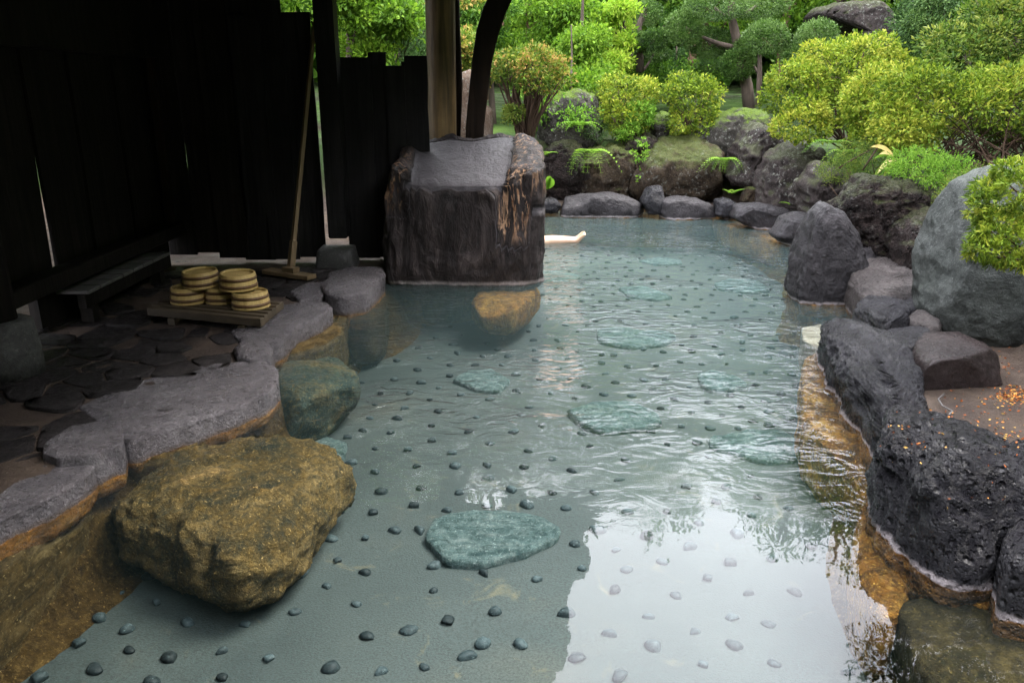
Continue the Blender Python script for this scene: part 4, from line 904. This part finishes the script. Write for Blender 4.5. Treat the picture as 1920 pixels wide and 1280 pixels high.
# ------------------------------------------------------------------ foliage
def leafmesh(name, P, N, size, mat, parent=None, asp=.5, droop=.0, rnd=1., seed=0, tint=None, origin=None, fold=.15):
    r = np.random.default_rng(seed+900); n = len(P)
    d = N+r.normal(size=(n, 3))*rnd*.6; d /= np.linalg.norm(d, axis=1)[:, None]+1e-9
    t0 = r.normal(size=(n, 3)); s = np.cross(d, t0); s /= np.linalg.norm(s, axis=1)[:, None]+1e-9
    u = np.cross(s, d)
    L_ = (size*r.uniform(.65, 1.25, n))[:, None]; d = d-np.array((0, 0, droop))
    base = P; tip = P+d*L_; mid_ = P+d*L_*.5+u*L_*fold
    V = np.stack((base, mid_+s*L_*asp*.5, tip, mid_-s*L_*asp*.5), 1).reshape(-1, 3)
    Fq = np.arange(4*n).reshape(-1, 4)
    if tint is None: tint = r.uniform(0, 1, n)
    tn_ = np.repeat(tint, 4)
    return mk(name, V, Fq, mat, parent, smooth=False, tint=tn_, origin=origin)
def clumps(ells, n, k, seed, shell=.16, lump=.14, lumpf=2.2, cut=None, spread=.05, top=0.):
    """rosettes of k leaves on n points in the outer shell of several ellipsoids"""
    r = np.random.default_rng(seed); vol = np.array([max(e[3]*e[4]+e[3]*e[5], 1e-6) for e in ells]); cnt = (n*vol/vol.sum()).astype(int)+1
    Ps = []; Ns = []
    for e, m in zip(ells, cnt):
        c = np.array(e[:3]); ra = np.array(e[3:6]); q = r.normal(size=(m*2, 3)); q /= np.linalg.norm(q, axis=1)[:, None]
        if top: q = q[r.uniform(size=len(q)) < (1-top)+top*(q[:, 2]*.5+.5)*1.2]
        q = q[:m]
        rr_ = 1-np.abs(r.normal(size=len(q)))*shell
        p = q*ra; lm = 1+lump*fbm((p+c)*lumpf/max(.3, ra.max()**.5), seed, 3)
        p = c+p*(rr_*lm)[:, None]; nrm_ = q/ra; nrm_ /= np.linalg.norm(nrm_, axis=1)[:, None]
        inside = np.zeros(len(p), bool)
        for e2 in ells:
            if e2 is e: continue
            inside |= (((p-np.array(e2[:3]))/np.array(e2[3:6]))**2).sum(1) < .62
        Ps.append(p[~inside]); Ns.append(nrm_[~inside])
    P = np.concatenate(Ps); N = np.concatenate(Ns)
    ti = (.5+.5*fbm(P*2.5, seed+3, 3)+r.normal(size=len(P))*.22).clip(0, 1)
    P = np.repeat(P, k, 0)+r.normal(size=(len(P)*k, 3))*spread; N = np.repeat(N, k, 0); ti = (np.repeat(ti, k)+r.normal(size=len(P))*.1).clip(0, 1)
    return P, N, ti
def ell(cx, cy, rx, ry, Y_, dep=1.):
    c = D(cx, cy, Y_); s = (Y_*ct+(CH-c[2])*st)/F
    return (c[0], c[1], c[2], rx*s, rx*s*dep, ry*s)
def stems(base, tips, r0, mat, parent, seed=0, name='stems', bend=.15, jb=.03):
    r = np.random.default_rng(seed); parts = []
    for tp in tips:
        b = np.array(base)+r.normal(size=3)*np.array((jb, jb*.5, 0)); tp = np.array(tp); m_ = b+(tp-b)*.45+r.normal(size=3)*bend*np.linalg.norm(tp-b)*np.array((1, 1, .3))
        m_[:2] = m_[:2]*.7+b[:2]*.3
        T_ = np.linspace(0, 1, 7)[:, None]; P = (1-T_)**2*b+2*T_*(1-T_)*m_+T_**2*tp
        parts.append(tube(P, np.linspace(r0, r0*.3, 7), 5, jit=.1))
    V, Fc = join(parts); return mk(name, V, Fc, mat, parent)
def lumpy(ells, seed, per=16, q=.36):
    r = np.random.default_rng(seed); out = []
    for e in ells:
        c = np.array(e[:3]); ra = np.array(e[3:6]); out.append((*c, *(ra*.8)))
        for _ in range(per):
            d = r.normal(size=3); d[2] = d[2]*.8+.25; d /= np.linalg.norm(d); p = c+d*ra*.74; s_ = q*r.uniform(.7, 1.25)*(ra.mean())
            out.append((*p, s_, s_, s_*.75))
    return out
def shrub(name, label, ells, base, n, k, size, mat, seed, cat='shrub', nst=14, r0=.012, asp=.5, top=.2, group=None, shell=.16, lump=.16, stm=None, rnd=1., spread=.02, lmp=True, jb=.03):
    e0 = empty(name, base, label, cat, group)
    if lmp: ells = lumpy(ells, seed)
    P, N, ti = clumps(ells, n, k, seed, top=top, shell=shell, lump=lump, spread=spread)
    g = gz(P[:, 0], P[:, 1]); ok = P[:, 2] > g+.02; P, N, ti = P[ok], N[ok], ti[ok]
    f = leafmesh('foliage', P, N, size, mat, e0, asp=asp, seed=seed, tint=ti, rnd=rnd); f['kind'] = 'stuff'
    r = np.random.default_rng(seed+1); tips = P[r.integers(0, len(P), nst)]
    stems(base, [tuple(np.array(base)+(t_-np.array(base))*.92) for t_ in tips], r0, stm or M['twig'], e0, seed, jb=jb)
    return e0
def base_at(px, Y_):
    x = (px-960)/F*Y_*1.03; return (x, Y_, gz1(x, Y_))

# azaleas
b_ = base_at(988, 9.7); b_ = (b_[0], b_[1], D(988, 262, 9.7)[2])
shrub('domed_azalea', 'dome clipped azalea with rusty new leaves on many bare stems', [ell(992, 133, 76, 48, 9.7)], b_, 2200, 5, .045, M['azrust'], 301, top=.75, nst=46, r0=.022, shell=.2, spread=.025)
shrub('young_azalea', 'small leafy offshoot at the foot of the domed azalea', [ell(965, 212, 24, 14, 9.6)], tuple(D(975, 262, 9.6)), 350, 5, .035, M['azdark'], 302, nst=8)
shrub('round_azalea', 'yellow green clipped azalea left of two on the back wall', [ell(1178, 178, 62, 38, 11.2), ell(1170, 222, 52, 34, 11.1)], tuple(D(1170, 266, 11.2)), 1900, 5, .05, M['azalea'], 303, top=.3, nst=30, shell=.14)
shrub('round_azalea', 'yellow green clipped azalea right of two on the back wall', [ell(1298, 182, 60, 46, 11.0), ell(1300, 222, 48, 34, 10.9)], tuple(D(1298, 262, 11.0)), 1900, 5, .05, M['azalea'], 304, top=.3, nst=30, shell=.14)
shrub('azalea_mound', 'long yellow green azalea mound over the right rock wall, nearest the pines', [ell(1500, 170, 66, 62, 9.2), ell(1590, 125, 105, 55, 9.4), ell(1505, 230, 55, 50, 8.9), ell(1600, 190, 90, 60, 9.3)], base_at(1560, 9.2), 7000, 5, .045, M['azalea'], 305, top=.25, nst=30, lump=.22)
shrub('azalea_mound', 'bright azalea mound in the middle of the right bank', [ell(1640, 190, 72, 62, 8.0), ell(1660, 245, 70, 45, 7.9), ell(1700, 170, 50, 45, 8.0)], base_at(1660, 8.0), 4600, 5, .042, M['azalea'], 306, top=.25, nst=30, lump=.22)
shrub('azalea_hedge', 'wide azalea hedge at right with bare brown stems showing below', [ell(1730, 195, 85, 70, 7.0), ell(1850, 190, 110, 75, 6.9), ell(1980, 200, 110, 90, 6.8), ell(1700, 245, 55, 50, 6.9)], base_at(1830, 6.9), 7000, 5, .040, M['azalea'], 307, top=.35, nst=110, r0=.008, lump=.22, shell=.28, jb=.42)
shrub('broadleaf_shrub', 'tall shrub with longer pointed leaves rising at the top right', [ell(1830, 110, 110, 80, 8.6), ell(1930, 70, 130, 90, 8.6), ell(1770, 140, 60, 45, 8.5)], base_at(1850, 8.6), 4800, 5, .06, M['azdark'], 308, top=.4, nst=20, asp=.42, lump=.25, spread=.04)
shrub('fine_leaf_bush', 'near bush of fine yellow green rosettes against the grey green boulder', [ell(1905, 385, 75, 90, 3.6, .9), ell(1970, 450, 130, 70, 3.6, .8), ell(1885, 455, 62, 55, 3.55)], tuple(D(2010, 560, 3.8)), 2600, 14, .034, M['azalea'], 309, nst=26, asp=.22, lump=.25, spread=.006, rnd=1.1)
shrub('low_bush', 'low fresh green bush under the hedge behind the crag', [ell(1735, 318, 75, 26, 6.2), ell(1710, 300, 45, 22, 6.3)], base_at(1735, 6.4), 1500, 5, .028, M['fern'], 310, nst=14, asp=.35)
shrub('moss_cushion', 'mossy low growth spilling over the wall beside the striped plant', [ell(1620, 300, 60, 32, 7.2), ell(1570, 320, 40, 22, 7.6)], base_at(1620, 7.3), 2600, 4, .016, M['azdark'], 311, nst=6, shell=.08)
shrub('moss_cushion', 'mossy slope between the crag and the grey green boulder', [ell(1830, 345, 50, 30, 5.4), ell(1790, 370, 30, 30, 5.5)], base_at(1830, 5.5), 2000, 4, .014, M['azdark'], 312, nst=6, shell=.08)
shrub('nandina', 'open leafy shrub with drooping green leaflets before the left round azalea', [ell(1200, 215, 32, 32, 10.9), ell(1180, 250, 22, 18, 10.8)], tuple(D(1200, 280, 10.9)), 420, 6, .055, M['fern'], 313, nst=10, asp=.35, shell=.4)
shrub('small_pine_bush', 'dark blue green dwarf bush above the ferns', [ell(1120, 248, 28, 22, 11.0)], tuple(D(1120, 280, 11.)), 700, 6, .03, M['pine'], 314, nst=6, asp=.2)
shrub('wall_creeper', 'small leaves trailing down between the wall rocks', [ell(1200, 285, 14, 26, 10.4), ell(1205, 330, 8, 12, 10.3)], tuple(D(1200, 300, 10.5)), 60, 4, .05, M['fern'], 315, nst=5, asp=.6)

def fern(label, px, py, Y_, n, L_, seed, droop=.7, mat='fern'):
    L_ *= 1.25; n += 5
    r = np.random.default_rng(seed); b = D(px, py, Y_); e0 = empty('fern', b, label, 'fern')
    for i in range(n):
        a = r.uniform(math.pi*1.0, math.pi*2.0); out = np.array((math.cos(a), math.sin(a)*.6, 0)); l = L_*r.uniform(.7, 1.1)
        T_ = np.linspace(0, 1, 12); P = np.array([b+out*l*t_*.8+np.array((0, 0, l*(.55*t_-droop*t_*t_))) for t_ in T_])
        rr = np.random.default_rng(seed+i); side = np.cross(out, (0, 0, 1)); V = [p for p in P]+[p+side*.004 for p in P]
        Fc = [(j, j+1, 13+j, 12+j) for j in range(11)]
        for j in range(1, 12):
            sz = l*.30*(1-T_[j]*.8)
            for sg_ in (-1, 1):
                nl = side*sg_+out*.4; nl /= np.linalg.norm(nl); tip = P[j]+nl*sz-np.array((0, 0, .15))*sz; w = out*sz*.17; md = P[j]+nl*sz*.45; k = len(V)
                V += [md+w, tip, md-w]; Fc.append((j, k, k+1, k+2))
        mk('frond', np.array(V), Fc, M[mat], e0, smooth=False, tint=np.full(len(V), rr.uniform(.2, .9)))
    return e0
fern('arching fern high on the back wall left of the dark bush', 1085, 235, 10.6, 8, .34, 1)
fern('long hanging fern down the back wall beside the black rounded rock', 1105, 285, 10.3, 10, .42, 2, 1.)
fern('bushy fern growing from the wall right of the widest rock', 1358, 300, 10.1, 12, .30, 3, .9)
fern('small sprout on the ledge before the wall rocks', 1372, 362, 9.7, 6, .16, 4, .3)
fern('little fern by the triangular stone on the right shore', 1487, 385, 8.9, 6, .15, 5, .4)
fern('pale fern under the right azalea mound', 1560, 268, 8.1, 8, .26, 6, .8)
fern('fern tuft at the right end of the mossy wall edge', 1585, 285, 7.6, 6, .22, 7, .9)
fern('bright leafy tuft at the right edge of the burnt block', 1016, 292, 9.6, 7, .24, 8, .4)
def rosette(name, label, px, py, Y_, items):
    b = D(px, py, Y_); e0 = empty(name, b, label, 'plant')
    for i, (ex, ey, w, m_) in enumerate(items):
        tp = D(ex, ey, Y_-.15); T_ = np.linspace(0, 1, 9); V = []
        side = np.cross(tp-b, (0, -1, .4)); side /= np.linalg.norm(side)
        for t_ in T_:
            p = b+(tp-b)*t_+np.array((0, 0, .25*np.linalg.norm(tp-b)*t_*(1-t_)*2)); ww = w*math.sin(math.pi*min(1, .08+t_*.92))**.8
            V += [p-side*ww, p+np.array((0, 0, -.004)), p+side*ww]
        Fc = []
        for k in range(8): Fc += [(k*3, k*3+1, k*3+4, k*3+3), (k*3+1, k*3+2, k*3+5, k*3+4)]
        mk('leaf', np.array(V), Fc, M[m_], e0, tint=np.full(len(V), .3+.1*i % .6))
rosette('strap_leaf_plant', 'plant with long strap leaves, some faded yellow, by the right wall', 1680, 300, 6.5,
        [(1632, 276, .018, 'yleaf'), (1648, 290, .016, 'yleaf'), (1638, 298, .016, 'fern'), (1634, 338, .02, 'azdark'), (1645, 325, .02, 'yleaf'), (1655, 335, .02, 'azdark'), (1690, 285, .018, 'azdark'), (1705, 310, .018, 'azdark')])
rosette('round_leaf_plant', 'single pale round leaf at the foot of the back wall', 1028, 352, 10.1, [(1012, 345, .06, 'fern'), (1038, 336, .06, 'fern'), (1030, 330, .04, 'fern')])

# ------------------------------------------------------------------ trees
def tree(name, label, px, Y_, H, crowns, n, k, size, mat, bark, seed, r0=.1, asp=.55, group=None, lean=0., cat='tree', droop=.0, spread=.06, shell=.5, bz=None, bx=None):
    x = (px-960)/F*Y_*1.04 if bx is None else bx; z0 = gz1(x, Y_) if bz is None else bz
    e0 = empty(name, (x, Y_, z0), label, cat, group)
    r = np.random.default_rng(seed)
    T_ = np.linspace(0, 1, 10); P = np.array([(x+lean*t_+.04*H*.3*math.sin(t_*5+seed), Y_+.1*math.sin(t_*4+seed), z0-.1+H*t_) for t_ in T_])
    mk('trunk', *tube(P, np.linspace(r0, r0*.25, 10), 9, jit=.05), bark, e0)
    ells_ = crowns
    parts = []
    for e in ells_:
        c = np.array(e[:3]); ti = int(np.clip((c[2]-.35*abs(c[0]-x)-z0)/H*9, 1, 8)); b = P[ti]; m_ = (b+c)/2+np.array((0, 0, -.08*np.linalg.norm(c-b)))
        q = np.linspace(0, 1, 6)[:, None]; pp = (1-q)**2*b+2*q*(1-q)*m_+q*q*(c-np.array((0, 0, e[5]*.3)))
        if np.linalg.norm(c-b) > .05: parts.append(tube(pp, np.linspace(r0*.4, r0*.12, 6), 5))
    if parts:
        V, Fc = join(parts); mk('limbs', V, Fc, bark, e0)
    Pp, N, tt = clumps(ells_, n, k, seed, shell=shell, lump=.3, spread=spread, top=.2)
    f = leafmesh('crown', Pp, N, size, mat, e0, asp=asp, seed=seed, tint=tt, droop=droop); f['kind'] = 'stuff'
    return e0
# cloud pruned trees
def cloud(label, trunk_px, Y_, pads, n, mat, seed, size=.035, r0=.07, bark='bark'):
    P = [D(x, y, Y_) for x, y in trunk_px]; e0 = empty('cloud_pruned_tree', P[0], label, 'tree')
    mk('trunk', *tube(P, np.linspace(r0, r0*.5, len(P)), 9, jit=.06), M[bark], e0)
    r = np.random.default_rng(seed)
    for i, (cx, cy, rx, ry) in enumerate(pads):
        e = ell(cx, cy, rx, ry, Y_+r.uniform(-.4, .4)); c = np.array(e[:3]); j = int(np.argmin([abs(p[2]-c[2]+.25) for p in P])); b = P[j]
        m_ = (b+c)/2-np.array((0, 0, .1)); q = np.linspace(0, 1, 6)[:, None]; pp = (1-q)**2*b+2*q*(1-q)*m_+q*q*c
        mk('limb', *tube(pp, np.linspace(r0*.45, r0*.2, 6), 6), M[bark], e0)
        A_, N_, t_ = clumps([e], n, 5, seed+i*3, shell=.14, lump=.16, spread=.02, top=.3)
        f = leafmesh('leaf_pad', A_, N_, size, M[mat], e0, asp=.4, seed=seed+i, tint=t_); f['kind'] = 'stuff'
cloud('cloud pruned tree with three dark tiers on a pale trunk, left of centre', [(1200, 135), (1199, 95), (1197, 50), (1210, 15)], 13.5, [(1212, 26, 28, 20), (1196, 78, 20, 15), (1228, 75, 24, 18), (1225, 102, 34, 12)], 700, 'box', 401)
cloud('cloud pruned pine with rounded grey green pads, centre right', [(1405, 210), (1400, 160), (1385, 90), (1370, 30), (1375, -30)], 13., [(1284, 52, 34, 30), (1328, 80, 44, 26), (1340, 15, 60, 22), (1383, 120, 30, 26), (1420, 10, 60, 24)], 1300, 'box', 402, r0=.10)
cloud('cloud pruned tree with two pads on thin dark trunks before the overhang rock', [(1422, 200), (1424, 140), (1424, 90)], 12.6, [(1436, 72, 42, 28), (1400, 85, 20, 14)], 1200, 'box', 403, r0=.05)
cloud('cloud pruned ball leaning towards the overhang rock', [(1500, 180), (1505, 130), (1525, 85)], 12.2, [(1532, 72, 40, 30), (1500, 105, 34, 20)], 1100, 'box', 404, r0=.05)
cloud('small tree with a brown trunk behind the right round azalea', [(1302, 150), (1300, 110), (1296, 60)], 14.6, [(1290, 108, 30, 18), (1330, 120, 26, 16)], 500, 'pine', 405, r0=.09, bark='bark2')

def lay(cx, cy, w, h, Y_, n, seed, rx, ry):
    r = np.random.default_rng(seed); out = []
    for i in range(n):
        a, b = r.uniform(-1, 1), r.uniform(-1, 1)
        out.append(ell(cx+a*w*(1-.4*abs(b)), cy+b*h, rx*r.uniform(.7, 1.3), ry*r.uniform(.7, 1.2), Y_+r.uniform(-.8, .8), 1.))
    return out
tree('maple', 'glowing yellow green maple left of the three tiered tree', 1150, 14.2, 2.6, lay(1148, 75, 38, 65, 13.6, 12, 1, 26, 9), 2400, 4, .075, M['lime'], M['bark'], 411, r0=.05, asp=.45)
tree('broadleaf_tree', 'glossy bright green tree above the fence boards at left', 690, 10.5, 3.2, lay(690, 30, 70, 75, 10.4, 22, 2, 34, 16), 4200, 4, .075, M['maple'], M['bark'], 412, r0=.06)
tree('feathery_conifer', 'soft feathery conifer above the low fence left of the round post', 765, 11.5, 3.0, lay(765, 70, 48, 60, 11.4, 18, 3, 34, 18), 4400, 5, .05, M['cyp'], M['bark'], 413, r0=.06, asp=.2)
tree('maple', 'green maple with orange tinted tips behind the round post', 790, 12.8, 3.6, lay(780, 5, 120, 60, 12.8, 22, 4, 45, 16), 4600, 4, .07, M['azrust'], M['bark'], 414, r0=.06)
tree('maple', 'spreading green maple above the domed azalea', 985, 14.5, 4.4, lay(1010, 45, 90, 60, 14., 20, 5, 50, 13), 4200, 4, .075, M['maple'], M['bark2'], 415, r0=.09)
tree('maple', 'layered green maple behind the domed azalea at right', 1080, 12.5, 2.4, lay(1085, 130, 55, 70, 12.3, 16, 6, 36, 10), 3200, 4, .07, M['maple'], M['bark'], 416, r0=.05)
tree('maple', 'dark leafed maple filling the gap beside the curved brace', 925, 13.2, 3.0, lay(905, 70, 50, 60, 13., 12, 7, 36, 16), 2400, 4, .07, M['forest'], M['bark'], 417, r0=.06)
tree('cypress_tree', 'blue green cypress right of the overhang rock', 1735, 12.0, 4., lay(1735, 50, 50, 60, 11.6, 14, 8, 34, 16), 3400, 5, .055, M['pine'], M['bark'], 418, r0=.06, asp=.3)
tree('garden_shrub_tree', 'fresh green shrub between the domed azalea and the mossy rock', 1060, 11.6, 1.6, lay(1040, 200, 60, 45, 11.6, 10, 9, 34, 14), 2200, 4, .05, M['fern'], M['bark'], 419, r0=.03)
tree('garden_shrub_tree', 'green undergrowth behind the pruned trees at centre', 1240, 14.8, 1.6, lay(1260, 140, 90, 30, 14.6, 12, 10, 45, 16), 2600, 4, .06, M['forest'], M['bark'], 420, r0=.03)
tree('yellow_tree', 'pale yellow orange leaved shrub seen between the two posts', 868, 11.0, 1.6, lay(870, 105, 20, 35, 10.8, 7, 11, 18, 14), 900, 4, .06, M['azrust'], M['bark'], 421, r0=.03)
# woodland around, tall enough to mirror in the pool
WT = []
labs = ['tall tree', 'broad tree', 'slender tree', 'dense tree']
r_ = np.random.default_rng(77)
specs = [(-9, 13, 6.5), (-5.5, 15, 8), (-2.8, 17.5, 10.5), (-.5, 17.5, 10.), (2.2, 16.6, 7.4), (4.2, 18.5, 8.6), (6.2, 16.2, 7.6), (8.3, 18, 9.2), (10.5, 15.5, 9.0), (9.5, 12., 8.2), (-7.5, 9., 6.5), (-6.5, 4.5, 6.0), (12.5, 9, 8.5), (-1., 24, 9.5), (3.5, 24, 10.5), (8, 25, 11), (13, 22, 11), (-7, 23, 10)]
wl = ['woodland tree at the far left beyond the shelter', 'woodland tree behind the glossy tree above the fence', 'tall tree behind the feathery conifer', 'tall reddish trunked tree behind the spreading maple', 'leafy tree behind the three tiered tree', 'tall dark tree above the glowing maple', 'dark tree behind the centre right pine', 'tall dark tree behind the overhang rock', 'tall tree behind the blue green cypress', 'large tree above the tall shrub at top right', 'tree seen through the gaps of the left shelter wall', 'tree left outside the shelter wall', 'tree off to the right beyond the bank', 'farther tree behind the curved brace', 'farther tree at the centre of the wood', 'farther tree above the azalea mounds', 'farther tree at the right end of the wood', 'farther tree at the left end of the wood']
for i, ((x, y, H), lb) in enumerate(zip(specs, wl)):
    z0 = gz1(x, y); cr_ = []
    for j in range(16):
        f = (j+.5)/16; w = 1.9*math.sin(math.pi*(.18+.75*f))*(H/8)
        a = j*2.4+i; cr_.append((x+math.cos(a)*w*.75, y+math.sin(a)*w*.6, z0+H*(.16+.80*f), w*.62, w*.62, .32*H/8+.12))
    kinds = [('forest', .55, 'bark'), ('maple', .5, 'bark2'), ('maple', .5, 'bark'), ('forest', .5, 'bark2')][i % 4]
    tree('woodland_tree', lb, 0, y, H*.97, cr_, 2300 if y < 20 else 1500, 4, .14 if y < 20 else .2, M[kinds[0]], M[kinds[2]], 430+i, r0=.13, asp=kinds[1], bx=x, spread=.12, shell=.45)
# tree overhanging from the right bank, mirrored at the pool's right side
cr_ = []
for j, (x, y, z, w) in enumerate([(4.75, 7.7, 3.6, .75), (5.2, 7.3, 3.5, .8), (4.4, 8.1, 3.3, .5), (5.9, 6.4, 3.8, .9), (4.9, 7.4, 3.6, .8), (5.4, 7.0, 4.4, .9), (5.0, 7.8, 5.1, .9), (5.2, 6.6, 4.4, .5), (5.6, 6.2, 5.3, 1.), (5.1, 6.6, 6.2, .9), (5.8, 7.4, 6.9, .9), (5.6, 6., 5.2, .6), (5.6, 5.2, 4.2, .9), (5.4, 5.4, 4.6, .5)]):
    cr_.append((x, y, z, w, w, w*.4))
tree('leaning_pine', 'tall pine on the right bank above the hedge', 0, 7.2, 7.2, cr_, 9000, 5, .12, M['pine'], M['bark2'], 470, r0=.13, bx=5.8, asp=.2, spread=.08)
# distant wood as one mass
P = []; r_ = np.random.default_rng(3)
m_ = 60000; az = r_.uniform(-1.25, 1.25, m_); ds = r_.uniform(28, 40, m_); x = np.sin(az)*ds; y = np.cos(az)*ds
hh_ = -.3+(11+2.5*vn(np.stack((x*.25, y*.25, x*0), -1), 8))*r_.uniform(0, 1, m_)**.8
P = np.stack((x, y, gz(x, y)+hh_), -1)
tag(leafmesh('distant_wood', P, np.tile((0, -.6, .4), (m_, 1)), 1.0, M['forest'], asp=.8, seed=8, tint=(.5+.5*fbm(P*.5, 4, 3)).clip(0, 1)), 'mass of dark green woodland far behind the garden', 'woodland', kind='stuff')

GRP = {'sunken_rock': 'rocks sunk in the pool', 'edge_stone': 'flat stones on the pool rim', 'rim_stone': 'low stones on the far rim', 'wall_rock': 'boulders of the back retaining wall', 'rim_rock': 'dark rocks on the right rim', 'standing_stone': 'standing stones by the curved brace', 'round_azalea': 'clipped azaleas on the rock wall', 'azalea_mound': 'azalea mounds on the right bank', 'moss_cushion': 'mossy growth on the right bank', 'fern': 'ferns on the rocks', 'cloud_pruned_tree': 'cloud pruned trees in the garden', 'maple': 'maples in the garden', 'garden_shrub_tree': 'undergrowth in the garden', 'woodland_tree': 'woodland trees around the garden'}
for o in COL.objects:
    k = o.name.split('.')[0]
    if o.parent is None and k in GRP: o['group'] = GRP[k]
r_ = np.random.default_rng(21); m_ = 30000; t_ = r_.uniform(0, 1, m_)  # unseen foliage, added to cut low sky light reaching under the roof
x = np.where(t_ < .55, r_.uniform(7, 10, m_), r_.uniform(-8, 10, m_)); y = np.where(t_ < .55, r_.uniform(-8, 7.5, m_), r_.uniform(-9, -6, m_))
P = np.stack((x, y, gz(x, y)+r_.uniform(0, 1, m_)*(6.5+1.5*vn(np.stack((x*.5, y*.5, x*0), -1), 8))), -1)
tag(leafmesh('shading_foliage', P, np.tile((-.5, .2, .4), (m_, 1)), .5, M['forest'], asp=.7, seed=18, tint=(.5+.5*fbm(P*.5, 4, 3)).clip(0, 1)), 'unseen leaf mass added to the right and behind to shade the shelter', 'woodland', kind='stuff')
# ------------------------------------------------------------------ leaf litter
def litter(name, label, P, size, seed):
    r = np.random.default_rng(seed); n = len(P); N = np.stack((r.normal(size=n), r.normal(size=n), r.normal(size=n)*.15), -1)
    return tag(leafmesh(name, P, N, size, M['litter'], asp=.5, rnd=.2, seed=seed, fold=.05), label, 'leaf litter', kind='stuff')
def patch(pts, n, seed, sp):
    r = np.random.default_rng(seed); out = []
    for x, y, w, k in pts:
        for _ in range(int(n*k)):
            q = G(x+r.normal()*w, y+r.normal()*w*.5, .12); d_ = sdist(np.array([q[0]]), np.array([q[1]]))[0]
            if d_ > .02: out.append((q[0], q[1], gz1(q[0], q[1])+.006))
    return np.array(out)
P = patch([(1905, 735, 22, .6), (1860, 680, 30, .3), (1830, 770, 60, .25), (1740, 650, 40, .15), (1890, 830, 40, .5), (1800, 640, 40, .2)], 420, 1, 0)
litter('fallen_leaves', 'small orange fallen leaves scattered on the sandy ledge', P, .016, 2)
me = rb.data; VV = np.array([v.co[:] for v in me.vertices])+np.array(rb.location); NN = np.array([v.normal[:] for v in me.vertices])
r_ = np.random.default_rng(4); okk = np.where((NN[:, 2] > .55) & (VV[:, 2] > .22))[0]; pk = r_.choice(okk, 130)
cw = G(1800, 850, .3); wt = np.exp(-((VV[pk, 0]-cw[0])**2+(VV[pk, 1]-cw[1])**2)/.09); pk = pk[r_.uniform(size=len(pk)) < wt*1.2]
litter('boulder_leaves', 'orange leaf specks on top of the black porous boulder', VV[pk]+np.array((0, 0, .004)), .014, 5)
P = []
r_ = np.random.default_rng(6)
for _ in range(420):
    q = D(r_.normal(1700, 60), r_.normal(345, 5), 6.3+r_.uniform(-.3, .3)); P.append((q[0], q[1], gz1(q[0], q[1])+.01))
litter('bank_leaves', 'orange leaves lying along the bank above the crag', np.array(P), .022, 7)
# gravel on the pale wet rock
tw = [G(x, y, .115) for x, y in [(1770, 742), (1758, 752), (1766, 765), (1785, 775), (1778, 782)]]
tag(mk('dry_twig', *tube(np.array(tw)+np.array((0, 0, .012)), .0035, 5), M['bench']), 'thin pale forked twig on the sandy ledge', 'twig')
